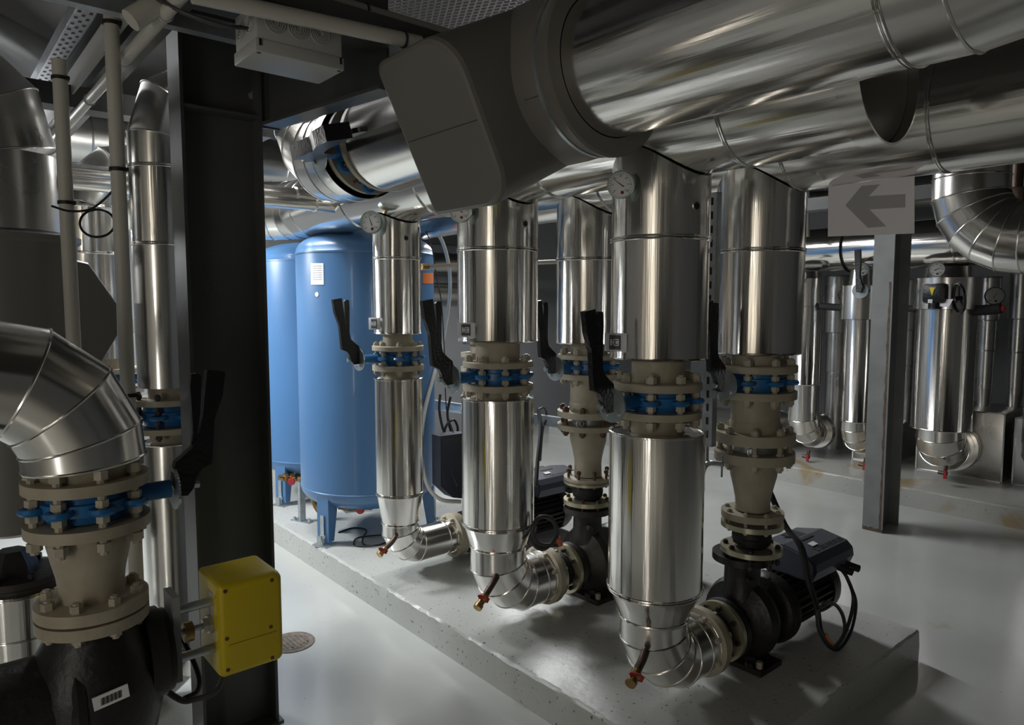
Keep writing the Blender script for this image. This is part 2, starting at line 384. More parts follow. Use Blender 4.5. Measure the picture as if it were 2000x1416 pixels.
# big near pipe with the grey valve cover
P1X, P1Z, P1R = 1.60, 2.444, 0.203
p1 = thing('insulated_pipe', (P1X, .62, P1Z - P1R), 'largest nearest aluminium clad pipe crossing the top right, bending up at its right end', 'pipe')
sheet(p1, (P1X, .62, P1Z), (0, 1, 0), 0, .83, P1R, bead0=True, bead1=False, seg=80)
gores(p1, [(P1X, .62, P1Z)] + [(P1X, .62 - .10, P1Z)] + arc((P1X, .52, P1Z + .42), (0, 0, -1), (0, -1, 0), .42, .25, PI / 2, 4) + [(P1X, .10, P1Z + .75)], [P1R] * 8, seg=64)
b = MB(); cc = ony(1338, 12, .93); cc = V(P1X - .19, .93, P1Z + .03)
c = V(P1X, 1.115, P1Z) + V(-.72, 0, .69).normalized() * P1R
b.cyl(c - V(-.72, 0, .69).normalized() * .01, c + V(-.72, 0, .69).normalized() * .022, .02, 20); b.ring(c + V(-.72, 0, .69).normalized() * .022, (-.72, 0, .69), .014, .004, 20)
b.build('test_plug', GALV, p1)

cv = thing('valve_cover', (P1X, 1.75, P1Z - .4), 'big grey moulded plastic valve cover with a flat rounded face, on the nearest overhead pipe', 'cover')
def yl(prof, m, name, seg=72, c0=False, c1=False, p=cv): return MB().lathe(prof, (P1X, 0, P1Z), (0, 1, 0), seg, c0, c1).build(name, m, p)
yl([(1.446, P1R + .002), (1.446, .252), (1.452, .26), (1.47, .258), (1.50, .247), (1.503, .247)], PVC, 'collar')
yl([(1.503, .247), (1.508, .249), (1.56, .2495), (1.60, .252), (1.63, .252), (2.0, .252), (2.035, .248)], PVC, 'collar')
yl([(1.497, .2475), (1.497, .2525), (1.509, .2525), (1.509, .2475)], GALV, 'hose_clamp')
LD = V(-.894, 0, -.447); TD = V(.447, 0, -.894)          # direction of the valve leg and across its face
def rrect(a0, a1, b0, b1, rads, n=8):
    # corners in order (a1,b0) (a1,b1) (a0,b1) (a0,b0)
    out = []
    for (ca, cb, s, r, st) in ((a1, b0, (-1, 1), rads[0], -PI / 2), (a1, b1, (-1, -1), rads[1], 0), (a0, b1, (1, -1), rads[2], PI / 2), (a0, b0, (1, 1), rads[3], PI)):
        cx, cy = ca + s[0] * r, cb + s[1] * r
        out += [(cx + r * math.cos(st + PI / 2 * i / n), cy + r * math.sin(st + PI / 2 * i / n)) for i in range(n + 1)]
    return out
# a: along -Y (screen right), b: across
def leg_pts(dist, grow, shrink=0.0):
    o = []
    for (a, q) in rrect(-2.0 + shrink, -1.60 - grow * .0 - shrink, -.25 + shrink, .25 - shrink, (.13, .11, .018, .04)):
        o.append(V(P1X, -a, P1Z) + TD * q + LD * dist)
    return o
b = MB(); rr = [leg_pts(.0, 0), leg_pts(.385, 0), leg_pts(.397, 0, .004), leg_pts(.402, 0, .014)]; k = len(rr[0]); vs = sum(rr, []); fs = [tuple(range(3 * k, 4 * k))]
for q in range(3): fs += [(q * k + i, q * k + (i + 1) % k, (q + 1) * k + (i + 1) % k, (q + 1) * k + i) for i in range(k)]
b.add(vs, fs).build('leg_cover', PVC, cv, smooth=16)
# moulding seam: thin groove strip around the middle
b = MB(); b.box(V(P1X, 1.80, P1Z) + LD * .4025, (.0012, .36, .0022), M=Matrix((( LD.x, 0, TD.x), (0, 1, 0), (LD.z, 0, TD.z)))); b.build('seam', INK, cv)
b = MB(); aa = math.atan2(LD.z, LD.x); b.box(V(P1X, 1.553, P1Z) + LD * .2495, (.0012, .088, .002), M=Matrix((( LD.x, 0, TD.x), (0, 1, 0), (LD.z, 0, TD.z)))); b.build('seam', INK, cv)
# pipe beyond the cover, wafer valve, elbow to the ceiling
p2 = thing('insulated_pipe', (P1X, 2.4, P1Z - .21), 'short bright aluminium clad pipe with bare flanges beyond the grey cover', 'pipe')
def yp(prof, m, name, p=p2, seg=64, c0=True, c1=True): return MB().lathe(prof, (P1X, 0, P1Z), (0, 1, 0), seg, c0, c1).build(name, m, p)
yp([(2.04, .245), (2.06, .25), (2.075, .25), (2.09, .243)], ALU, 'end_collar', c0=False, c1=False)
yp([(2.09, .213), (2.09, .24), (2.11, .24), (2.11, .213)], INSUL, 'insulation_ring', c0=False, c1=False)
yp([(2.04, .21), (2.69, .21), (2.70, .213)], ALU, 'cladding_sheet')
yp([(2.735, .206), (2.765, .206)], BEIGE, 'flange'); yp([(2.70, .14), (2.735, .14)], BEIGE, 'pipe_neck')
yp([(2.87, .203), (2.895, .203)], BEIGE, 'flange'); yp([(2.895, .19), (2.93, .19)], INSUL, 'insulation_ring')
yp([(2.93, .217), (2.94, .219), (3.02, .219)], ALU, 'cladding_sheet', c0=False)
gores(p2, [(P1X, 3.02, P1Z), (P1X, 3.10, P1Z)] + arc((P1X, 3.10, P1Z + .30), (0, 0, -1), (0, 1, 0), .30, .35, PI / 2, 3) + [(P1X, 3.4, 3.3)], [.217] * 7)
bolts(p2, (P1X, 2.815, P1Z), (0, 1, 0), .178, 12, .17, .014, RUST)

# ------------------------------------------------------------------ butterfly valve with lever
LEV = [(1142, 598), (1163, 593), (1166, 630), (1169, 673), (1174, 700), (1181, 721), (1190, 732), (1199, 741), (1201, 760), (1202, 778), (1198, 796), (1187, 799), (1181, 790), (1177, 772), (1172, 761), (1160, 754), (1158, 721), (1156, 679), (1146, 640)]
TRG = [(1169, 604), (1173, 598), (1180, 599), (1181, 620), (1180, 654), (1179, 699), (1181, 718), (1177, 716), (1174, 695), (1171, 668)]
SX, SZ = 1.865, 1.392            # pivot of the traced lever
c0 = ony(1192, 784, 1.64); SX, SZ = c0.x, c0.z
LEVP = [(ony(x, y, 1.64).x - SX, ony(x, y, 1.64).z - SZ) for x, y in LEV]
TRGP = [(ony(x, y, 1.64).x - SX, ony(x, y, 1.64).z - SZ) for x, y in TRG]
def butterfly(c, r, h, stem, label, side=(-1, 0, 0), up=(0, 0, 1), axis=(0, 0, 1), k=1.0, lugs=8, lr=None, ph=0.2, handle=True, lt=.022, lk=None):
    lk = lk or k
    """wafer valve at c, body radius r, height h along axis; stem points along `side`, lever stands along `up`"""
    c = Vector(c); side = Vector(side).normalized(); up = Vector(up).normalized(); axis = Vector(axis).normalized(); lr = lr or r + .02
    t = thing('butterfly_valve', c - axis * h / 2, label, 'valve')
    MB().lathe([(-h / 2, r * .80), (-h / 2, r * .86), (-h * .22, r * .88), (-h * .2, r), (h * .2, r), (h * .22, r * .88), (h / 2, r * .86), (h / 2, r * .80)], c, axis, 48).build('valve_body', BLUEV, t)
    u = axis.orthogonal().normalized(); q = axis.cross(u)
    for i in range(lugs):
        a = ph + 2 * PI * i / lugs
        p = c + (u * math.cos(a) + q * math.sin(a)) * lr
        MB().ring(p, axis, .025 * k, .010 * k, 16, 6).build('lug', BLUEV, t)
    MB().cyl(c + side * r * .8, c + side * (stem - .012), .026 * k, 16).build('stem_neck', BLUEV, t)
    d = c + side * stem
    b = MB(); o = []
    perp = side.cross(up)
    for i in range(72):
        a = 2 * PI * i / 72; rr = .062 * k
        if (a < 1.6 or a > 6.0) and i % 2: rr = .056 * k
        o.append(d + (perp * math.cos(a) + up * math.sin(a)) * rr)
    b.prism(o, side, .006).build('notch_plate', ZINC, t, smooth=0)
    for a in (3.9, 5.3): MB().hexa(d + (perp * math.cos(a) + up * math.sin(a)) * .043 * k + side * .006, side, .008 * k, .008).build('plate_screw', ZINC, t)
    if handle:
        def tr(P): return [d + side * (.02 + (-x) * lk) + up * (z * lk) for x, z in P]
        lv = MB().prism(tr(LEVP), perp, lt * k).build('lever', BLACK, t, smooth=0)
        MB().prism(tr(TRGP), perp, .014 * k).build('trigger', BLACK, t, smooth=0)
        MB().hexa(d + side * .062 * k, side, .012 * k, .012).build('pivot_nut', ZINC, t)
    return t

# ------------------------------------------------------------------ risers
def saddle(parent, X, Y, z0, r, hx, hz, hr, seg=72, name='cladding_sheet', m=None):
    """sheet whose top is cut to sit against a header running along Y"""
    A = []; B = []
    for i in range(seg):
        a = 2 * PI * i / seg; x = r * math.cos(a); y = r * math.sin(a)
        A.append((X + x, Y + y, z0)); B.append((X + x, Y + y, hz - math.sqrt(max(1e-6, (hr + .004) ** 2 - min(abs(X + x - hx), hr) ** 2)) - .002))
    b = MB().add(A + B, [(j, (j + 1) % seg, seg + (j + 1) % seg, seg + j) for j in range(seg)])
    b.ring((X, Y, z0 - .005), (0, 0, 1), r + .001, .004, seg, 6); b.ring((X, Y, z0 + .005), (0, 0, 1), r + .001, .004, seg, 6)
    return b.build(name, m or ALUV, parent)
def upper_riser(X, Y, r, zband, zbot, nr, fr, f0, f1, label, nb=8, hx=None, hole=None, ph=.2):
    hx = X if hx is None else hx
    t = thing('insulated_riser', (X, Y, f0), label, 'pipe')
    saddle(t, X, Y, zband, r, hx, HZ, HR)
    MB().lathe([(zbot, r * .55), (zbot, r - .004), (zbot + .004, r + .003), (zbot + .012, r), (zband - .004, r)], (X, Y, 0), seg=72, c1=False).build('cladding_sheet', ALUV, t)
    b = MB(); b.lathe([(zband + .02, r + .0008), (HZ - HR - .01, r + .0008)], (X, Y, 0), seg=2) if False else None
    MB().lathe([(f1, nr), (zbot + .02, nr)], (X, Y, 0), seg=40).build('pipe_neck', BEIGE, t)
    MB().lathe([(f0, nr), (f0, fr - .003), (f0 + .003, fr), (f1 - .004, fr), (f1, fr - .004), (f1, nr)], (X, Y, 0), seg=56).build('flange', BEIGE, t)
    if hole:
        p, n = hole
        b = MB(); b.lathe([(-.002, .017), (.003, .017), (.003, .013)], p, n, 20); b.build('hole_grommet', ALU2, t)
        MB().lathe([(.0005, .0125), (.0035, .0125)], p, n, 20).build('probe_hole', RUBBER, t)
    return t
def surf(X, Y, r, px, py):
    """point and normal on the near side of a vertical cylinder under a pixel"""
    d = ray(px, py); a = d.x * d.x + d.y * d.y; bq = -2 * (d.x * X + d.y * Y); cq = X * X + Y * Y - r * r
    D = max(0, bq * bq - 4 * a * cq); s = (-bq - math.sqrt(D)) / (2 * a); p = Vector((0, 0, H)) + d * s
    return p, Vector((p.x - X, p.y - Y, 0)).normalized()
def suction_pipe(X, Y, r, ztop, zbot, rc, zc, nr, fr, f0, f1, label, z=0.355, xe=2.402, efr=.142, ph=.2, fb=8):
    t = thing('insulated_riser', (X, Y, z - rc), label, 'pipe')
    MB().lathe([(f0, nr), (f0, fr), (f1, fr), (f1, nr)], (X, Y, 0), seg=56).build('flange', BEIGE, t)
    MB().lathe([(ztop - .02, nr), (f0, nr)], (X, Y, 0), seg=40).build('pipe_neck', BEIGE, t)
    MB().lathe([(zbot, r), (ztop - .008, r), (ztop - .006, r + .004), (ztop, r + .004), (ztop + .002, r), (ztop - .006, r - .006), (ztop - .006, nr + .004)], (X, Y, 0), seg=72, c0=False, c1=False).build('cladding_sheet', ALUV, t)
    MB().lathe([(zc, rc), (zbot, r)], (X, Y, 0), seg=72, c0=False, c1=False).ring((X, Y, zbot), (0, 0, 1), r + .001, .0045, 72, 6).ring((X, Y, zbot - .01), (0, 0, 1), r - .001, .004, 72, 6).ring((X, Y, zc + .004), (0, 0, 1), rc + .002, .0045, 72, 6).build('cladding_cone', ALUV, t)
    R = min(.185, zc - z - .012); c_ = V(X + R, Y, z + R)
    pts = [V(X, Y, zc)] + [c_ + V(-math.cos(a), 0, -math.sin(a)) * R * 1.03 for a in (.24, .62, 1.0, 1.34)] + [V(max(xe - .055, X + R + .02), Y, z), V(xe, Y, z)]
    gores(t, pts, [rc, rc, rc, rc * .99, rc * .97, rc * .955, rc * .95], seg=64, n0=(0, 0, -1), n1=(1, 0, 0))
    MB().lathe([(xe, .07), (xe, efr - .012), (xe + .006, efr), (xe + .040, efr), (xe + .040, .07)], (0, Y, z), (1, 0, 0), 48).build('flange', BEIGE, t)
    bolts(t, (xe + .025, Y, z), (1, 0, 0), efr - .020, fb, .075, .0115, NUT, ph=.35)
    return t
RS = {}
# nearest front riser
p, n = surf(2.12, 1.66, .178, 1360, 402)
u3 = upper_riser(2.12, 1.66, .178, 1.982, 1.546, .098, .163, 1.432, 1.462, 'nearest front aluminium riser top section with a round dial and dark probe hole', hole=(p, n))
bolts(u3, (2.12, 1.66, 1.395), (0, 0, 1), .138, 8, .165, .019, NUT, ph=.5)
l3 = suction_pipe(2.12, 1.66, .178, 1.276, .677, .128, .555, .098, .163, 1.330, 1.356, 'nearest front aluminium riser lower section elbowing into the right-hand black pump')
p, n = surf(2.12, 2.61, .19, 1025, 437)
u2 = upper_riser(2.12, 2.61, .19, 1.998, 1.572, .105, .168, 1.452, 1.48, 'second front aluminium riser top section, partly under the grey valve cover', hole=(p, n))
bolts(u2, (2.12, 2.61, 1.41), (0, 0, 1), .142, 8, .16, .019, NUT, ph=.35)
l2 = suction_pipe(2.12, 2.61, .174, 1.306, .702, .135, .58, .105, .168, 1.343, 1.372, 'second front aluminium riser lower section elbowing into the middle black pump', efr=.15)
p, n = surf(2.12, 3.52, .136, 793, 465)
u1 = upper_riser(2.12, 3.52, .136, 2.003, 1.578, .085, .147, 1.484, 1.513, 'farthest front slim aluminium riser top section before the blue tank', hole=(p, n))
bolts(u1, (2.12, 3.52, 1.44), (0, 0, 1), .122, 8, .155, .017, NUT, ph=.3)
l1 = suction_pipe(2.12, 3.52, .137, 1.326, .66, .105, .475, .085, .147, 1.371, 1.401, 'farthest front slim aluminium riser lower section with elbow by the tank foot', efr=.135, z=.318, xe=2.47)
# thin insulation lining strip of the seam (bright vertical lap) on the two nearest risers
butterfly((2.12, 1.66, 1.394), .128, .076, .255, 'blue butterfly valve with black two-prong lever on the nearest front riser', k=1.0, lr=.138, ph=.5)
butterfly((2.12, 2.61, 1.412), .13, .08, .27, 'blue butterfly valve with black lever on the second front riser', k=1.06, lr=.142, ph=.35)
butterfly((2.12, 3.52, 1.442), .112, .083, .25, 'blue butterfly valve with black lever before the big blue tank', k=1.0, lr=.122, ph=.3)

def tee_stack(Y, r, zband, zbot, label, v, fr=.166, spoolr=.101, sp=None):
    """rear riser: shell, valve flange, spool, wafer flanges, reducer"""
    X = XB; f0, f1, g0, g1, s0, s1, w0, w1, q0, q1, rb, e0, e1 = v
    t = upper_riser(X, Y, r, zband, zbot, spoolr, fr, f0, f1, label)
    bolts(t, (X, Y, (f0 + g1) / 2), (0, 0, 1), fr - .026, 8, f1 - g0 + .025, .018, NUT, ph=.3)
    d = thing('flanged_spool', (X, Y, q0), sp[0], 'pipe')
    MB().lathe([(g0, spoolr), (g0, fr), (g1, fr), (g1, spoolr)], (X, Y, 0), seg=56).build('flange', BEIGE, d)
    MB().lathe([(s0, spoolr), (g0, spoolr)], (X, Y, 0), seg=48).build('pipe_barrel', BEIGE, d)
    MB().lathe([(s0 - .015, spoolr + .004), (s0 - .005, spoolr + .005), (s0 + .03, spoolr + .004), (s0 + .04, spoolr)], (X, Y, 0), seg=48, c0=False, c1=False).build('weld_collar', BEIGE, d)
    MB().lathe([(w0, spoolr - .02), (w0, fr), (w1, fr), (w1, spoolr)], (X, Y, 0), seg=56).build('flange', BEIGE, d)
    MB().lathe([(q1, spoolr - .01), (w0, spoolr - .01)], (X, Y, 0), seg=40).build('wafer_check_valve', GALV, d)
    bolts(d, (X, Y, (w1 + q0) / 2), (0, 0, 1), fr - .026, 8, w1 - q0 + .02, .0175, NUT if sp[2] else RUST, ph=.55)
    c = V(X - .135, Y - .07, (q1 + w0) / 2); MB().ring(c, (.6, .8, 0), .018, .004, 16, 6).build('eye_bolt', GALV, d)
    e = thing('pipe_reducer', (X, Y, e0), sp[1], 'pipe')
    MB().lathe([(q0, spoolr), (q0, fr), (q1, fr), (q1, spoolr)], (X, Y, 0), seg=56).build('flange', BEIGE, e)
    H_ = q0 - rb
    MB().lathe([(e1 + .005, .074), (rb, .072), (rb + H_ * .15, .074), (rb + H_ * .4, .084), (rb + H_ * .65, .096), (rb + H_ * .85, .1), (q0, .1)], (X, Y, 0), seg=48).build('reducer_cone', BEIGE, e)
    MB().lathe([(e0, .06), (e0, .13), (e1, .13), (e1, .075)], (X, Y, 0), seg=48).build('flange', BEIGE, e)
    return t
tee_stack(1.62, .179, 1.967, 1.54, 'nearest rear aluminium riser top section, left of the paper arrow sign', (1.463, 1.494, 1.353, 1.384, 1.215, 1.345, 1.163, 1.207, 1.082, 1.122, .885, .832, .860),
          sp=('beige flanged spool below the nearest rear riser, right of the nearest front riser', 'beige reducer cone above the right-hand black pump', True))
tee_stack(2.60, .175, 1.978, 1.54, 'second rear aluminium riser top section, seen between the two thick front risers', (1.46, 1.484, 1.356, 1.384, 1.19, 1.345, 1.153, 1.185, 1.086, 1.113, .893, .803, .826), spoolr=.098,
          sp=('rust-streaked beige flanged spool between the two thick front risers', 'beige reducer cone above the middle black pump', False))
# rust film on the middle spool flange
butterfly((XB, 1.62, 1.424), .13, .078, .245, 'blue butterfly valve with black lever on the nearest rear riser', lr=.14, ph=.3)
butterfly((XB, 2.60, 1.422), .128, .074, .25, 'blue butterfly valve with black lever seen between the two thick front risers', lr=.14, ph=.3, k=1.02)
# rear riser of the third pump, hidden behind the second front riser: only its lower stack can be glimpsed
d = thing('flanged_spool', (XB, 3.5, .84), 'beige flange stack glimpsed left behind the second front riser', 'pipe')
for (z0, z1, r) in ((1.42, 1.445, .15), (1.33, 1.355, .15), (1.15, 1.175, .15), (1.08, 1.11, .15), (.83, .86, .125)): MB().lathe([(z0, r), (z1, r)], (XB, 3.5, 0), seg=40).build('flange', BEIGE, d)
MB().lathe([(.86, .07), (.95, .08), (1.08, .09), (1.5, .09)], (XB, 3.5, 0), seg=32).build('pipe_barrel', BEIGE, d)
bolts(d, (XB, 3.5, 1.128), (0, 0, 1), .128, 8, .12, .013, NUT)
sheet(d, (XB, 3.5, 0), (0, 0, 1), 1.5, 2.195, .14, m=ALU)

# ------------------------------------------------------------------ pumps and rubber joints
def joint(c, ax, L, r, fr, label, m=BRASSFL, nb=8, flange0=True):
    c = Vector(c); ax = Vector(ax)
    t = thing('rubber_expansion_joint', c, label, 'pipe joint')
    MB().lathe([(.0, r * .9), (L * .12, r), (L * .3, r * 1.1), (L * .5, r * 1.13), (L * .7, r * 1.1), (L * .88, r), (L, r * .9)], c, ax, 40).build('rubber_bellows', RUBBER, t)
    b = MB()
    for k in range(7): b.ring(c + ax * L * (.2 + .1 * k), ax, r * (1.06 + .06 * math.sin(PI * k / 6)), .003, 40, 5)
    b.build('rubber_ribs', RUBBER, t)
    th = .022
    MB().lathe([(-th, r * .8), (-th, fr), (.0, fr), (.0, r * .8)], c, ax, 48).build('flange', m, t)
    MB().lathe([(L, r * .8), (L, fr), (L + th, fr), (L + th, r * .8)], c, ax, 48).build('flange', m, t)
    return t
def pump(Y, label, body, s=1.0, zb=0.355, motor=True, box=True):
    X = XB
    t = thing('centrifugal_pump', (X, Y, PZ), label, 'pump')
    # spiral casing
    def spiral(a): return 1.0 + .16 * ((a / (2 * PI)) % 1.0)
    MB().lathe([(-.085, .06), (-.085, .10), (-.06, .125), (-.035, .165), (0, .178), (.035, .165), (.055, .13), (.07, .125), (.07, .05)], (X, Y, zb), (1, 0, 0), 48, fr=lambda a: 1 + .10 * math.sin(a + .6)).build('volute_casing', body, t)
    MB().lathe([(.38, .10), (.44, .092), (.52, .078), (.60, .076), (.635, .085)], (X, Y, 0), seg=36).build('discharge_nozzle', body, t)
    MB().lathe([(.632, .07), (.632, .13), (.662, .13), (.662, .07)], (X, Y, 0), seg=48).build('flange', body, t)
    MB().lathe([(-.155, .07), (-.155, .13), (-.125, .13), (-.12, .085), (-.06, .11)], (X, Y, zb), (1, 0, 0), 48).build('suction_flange', body, t)
    # feet
    b = MB(); b.prism([(X - .02, Y - .12, PZ + .03), (X + .04, Y - .12, PZ + .03), (X + .03, Y - .07, zb - .09), (X - .02, Y - .07, zb - .09)], (1, 0, 0), .05)
    b.build('casing_rib', body, t)
    for sy in (-1, 1): MB().box((X + .01, Y + sy * .07, PZ + .09), (.07, .06, .16)).build('casing_foot', body, t)
    b = MB(); b.box((X + .02, Y - .01, PZ + .012), (.17, .26, .024)); b.build('base_plate', CASTB, t)
    for sy in (-1, 1): MB().hexa((X - .035, Y - .01 + sy * .105, PZ + .038), (0, 0, 1), .014, .03).build('foot_bolt', NUT, t)
    b = MB(); b.cyl((X - .06, Y - .07, .57), (X - .075, Y - .10, .57), .016, 10); b.cyl((X - .1, Y - .1, zb - .13), (X - .12, Y - .12, zb - .13), .014, 10); b.build('drain_plug', body, t)
    if not motor: return t
    MB().lathe([(.07, .12), (.09, .11), (.11, .085), (.15, .085), (.17, .15), (.20, .165), (.225, .165), (.225, .08)], (X, Y, zb), (1, 0, 0), 44).build('motor_lantern', CAST, t)
    bolts(t, (X + .205, Y, zb), (1, 0, 0), .148, 8, .045, .01, CAST)
    pr = []
    n = 96
    b = MB(); A = []; B = []
    for i in range(n):
        a = 2 * PI * i / n; r = .132 if (i // 2) % 2 else .112
        A.append((X + .24, Y + r * math.cos(a), zb + r * math.sin(a))); B.append((X + .60, Y + r * math.cos(a), zb + r * math.sin(a)))
    b.add(A + B, [(i, (i + 1) % n, n + (i + 1) % n, n + i) for i in range(n)] + [tuple(range(n)), tuple(range(n, 2 * n))]).build('motor_housing', CAST, t, smooth=0)
    MB().lathe([(.60, .138), (.66, .138), (.70, .12), (.715, .09), (.715, .02)], (X, Y, zb), (1, 0, 0), 40).build('fan_cowl', CAST, t)
    if box:
        x0, x1, y0, y1, z0, z1 = X + .335, X + .735, Y - .165, Y + .165, .475, .605
        b = MB(); xm = (x0 + x1) / 2
        o = [(y0 + .02, z0), (y0, z0 + .05), (y0 + .005, z1 - .045), (y0 + .035, z1 - .015), (Y, z1 + .012), (y1 - .035, z1 - .015), (y1 - .005, z1 - .045), (y1, z0 + .05), (y1 - .02, z0)]
        b.prism([(xm, y, z) for y, z in o], (1, 0, 0), x1 - x0 - .03)
        b.prism([(xm, Y + (y - Y) * .94, z0 + .012 + (z - z0) * .88) for y, z in o], (1, 0, 0), x1 - x0)
        cb = b.build('converter_box', SLATE, t, smooth=0)
        MB().box((x0 + .20, Y + .03, z1 + .008), (.11, .11, .004)).build('keypad', RUBBER, cb, smooth=0)
        M = Matrix.Translation((x0 + .30, Y - .055, z1 + .004)) @ Matrix.Rotation(math.atan2(.027, .13), 4, 'X') @ Matrix.Rotation(0, 4, 'Z')
        MB().box((x0 + .16, Y - .07, z1 + .0015), (.052, .028, .003), M=Matrix.Rotation(.2, 3, 'X')).build('rating_sticker', PAPER, cb, smooth=0)
        M = Matrix.Translation((x0 + .24, Y - .108, z1 - .0095)) @ Matrix.Rotation(.205, 4, 'X')
        text_mesh('X GRUNDFOS', .042, M, 'brand_lettering', INK, cb)
        b = MB(); b.cyl((x1 - .08, y0 + .04, z0 + .02), (x1 - .02, y0 - .03, z0 - .01), .018, 12); b.cyl((x1 - .14, y0 + .04, z0 + .02), (x1 - .09, y0 - .03, z0 - .01), .018, 12); b.build('cable_gland', RUBBER, t)
    return t
joint((2.469, 1.66, .355), (1, 0, 0), .085, .078, .128, 'black rubber joint with brassy flanges on the suction side of the nearest pump')
joint((2.469, 2.60, .355), (1, 0, 0), .085, .082, .130, 'black rubber joint with brassy flanges on the suction side of the middle pump')
bolts(bpy.data.objects['rubber_expansion_joint'], (2.568, 1.66, .355), (1, 0, 0), .105, 8, .05, .0115, CASTB, ph=.1)
bolts(bpy.data.objects['rubber_expansion_joint.001'], (2.568, 2.60, .355), (1, 0, 0), .105, 8, .05, .0115, CASTB, ph=.1)
for (Y, i, lab) in ((1.62, 2, 'black rubber joint standing upright above the nearest pump'), (2.60, 3, 'black rubber joint standing upright above the middle pump')):
    j = joint((XB, Y, .702), (0, 0, 1), .088, .072, .13, lab)
    bolts(j, (XB, Y, .825), (0, 0, 1), .108, 8, .07, .012, RUST if Y > 2 else NUT, ph=.3)
    bolts(j, (XB, Y, .672), (0, 0, 1), .108, 8, .066, .012, RUST if Y > 2 else CASTB, ph=.5)
pump(1.66, 'nearest black centrifugal pump with dark slate converter box, at the plinth corner', CAST)
pump(2.60, 'middle brown-black cast pump between the two thick front risers', CASTB)
pump(3.52, zb=.318, label='farthest pump, mostly hidden behind the second front riser, with dark casing', body=CASTB)
b3 = thing('pump_flange_set', (2.47, 3.52, .2), 'pair of beige flanges at the elbow of the farthest front slim riser', 'pipe joint')
MB().lathe([(0, .06), (0, .13), (.022, .13), (.022, .06)], (2.515, 3.52, .318), (1, 0, 0), 40).build('flange', BEIGE, b3)
MB().lathe([(0, .06), (0, .13), (.022, .13), (.022, .06)], (2.610, 3.52, .318), (1, 0, 0), 40).build('flange', BRASSFL, b3)
MB().lathe([(0, .075), (.04, .085), (.08, .075)], (2.535, 3.52, .318), (1, 0, 0), 32).build('rubber_bellows', CASTB, b3)
bolts(b3, (2.621, 3.52, .318), (1, 0, 0), .105, 8, .05, .012, RUST)

# cables of the nearest pump
def cable(name, pts, r, m, label, n=10, cat='cable', seg=8):
    return tag(MB().tube(bez(pts, n), r, seg).build(name, m), label, cat)
Yc = 1.49
def q(px, py, Y=1.47): return ony(px, py, Y)
cable('power_cable', [q(1497, 950, 1.66), q(1530, 1025, 1.6), q(1560, 1065, 1.5), q(1575, 1130, 1.46), q(1592, 1180, 1.45), q(1602, 1235, 1.44), q(1625, 1266, 1.43), q(1648, 1240, 1.43), q(1647, 1205, 1.43), q(1630, 1180, 1.43), q(1605, 1180, 1.43), q(1597, 1215, 1.42), q(1605, 1240, 1.415), q(1630, 1262, 1.41), q(1655, 1225, 1.42), q(1667, 1170, 1.44), q(1655, 1130, 1.46), q(1643, 1112, 1.50)], .0085, CABLE, 'looped dark grey power cable hanging beside the nearest pump motor')
cable('power_cable', [q(1502, 950, 1.66), q(1536, 1025, 1.6), q(1568, 1068, 1.49), q(1584, 1140, 1.45), q(1598, 1185, 1.43), q(1607, 1238, 1.42), q(1632, 1270, 1.42), q(1660, 1238, 1.42), q(1672, 1180, 1.43), q(1660, 1140, 1.45), q(1650, 1118, 1.48)], .007, CABLEB, 'second thinner black cable tied along the looped grey power cable')
tag(MB().tube(bez([q(1612, 1240, 1.412), q(1616, 1250, 1.412), q(1625, 1259, 1.412)], 5), .0105, 8).build('cable_tape', ORANGE), 'short orange tape wrap on the cable loop by the nearest motor', 'tape')
cable('power_cable', [ony(1046, 1030, 2.5), ony(1042, 1060, 2.45), ony(1062, 1072, 2.42), ony(1088, 1045, 2.42), ony(1078, 1015, 2.42), ony(1055, 1010, 2.42), ony(1040, 1035, 2.42), ony(1052, 1062, 2.42), ony(1090, 1065, 2.42)], .011, CABLE, 'looped grey cable beside the middle pump behind the second riser')
tag(MB().cyl(ony(1088, 1050, 2.415), ony(1094, 1064, 2.415), .016, 10).build('cable_gland', mat('salmon_plastic', (.55, .14, .07), .5)), 'salmon pink cable end sleeve beside the middle pump', 'cable gland')
cable('power_cable', [ony(1052, 800, 3.2), ony(1056, 840, 3.1), ony(1050, 900, 3.05), ony(1047, 950, 3.0)], .012, CABLE, 'grey cable dropping from the strut to the middle pump motor')

# ------------------------------------------------------------------ drain cocks
def drain(p0, p1, label, k=1.0, p2=None):
    p0 = Vector(p0); p1 = Vector(p1); d = (p1 - p0).normalized()
    t = thing('drain_cock', p1, label, 'valve')
    MB().tube(bez([p0 + V(.03, .01, .02) * k, p0, p0 + (p1 - p0) * .5], 5), .0135 * k, 12).build('outlet_tube', BRONZE, t)
    b = MB(); L = (p1 - p0).length
    b.lathe([(L * .45, .013 * k), (L * .5, .017 * k), (L * .68, .017 * k), (L * .7, .0145 * k), (L * .85, .0145 * k), (L * .86, .018 * k), (L, .018 * k)], p0, d, 12); b.build('cock_body', BRASS, t)
    m = p0 + d * L * .5; s = V(-.64, -.77, 0)
    b = MB(); b.cyl(m, m + s * .035 * k, .008 * k, 8); b.build('spindle', BRASS, t)
    M = Matrix.Rotation(.0, 3, 'Z')
    b = MB(); a = V(-.66, .52, .45).normalized()
    b.prism([m + s * .030 * k + a * x * k + a.cross(s) * y * k for x, y in ((-.018, -.009), (.0, -.012), (.026, -.006), (.032, 0), (.026, .006), (0, .012), (-.018, .009))], s, .006); b.build('butterfly_handle', RED, t, smooth=0)
    return t
drain(ony(1254, 1290, 1.58), ony(1231, 1336, 1.54), 'brass drain cock with red handle under the nearest front riser elbow', 1.15)
drain(ony(962, 1140, 2.50), ony(932, 1188, 2.46), 'brass drain cock with red handle under the second front riser elbow', 1.15)
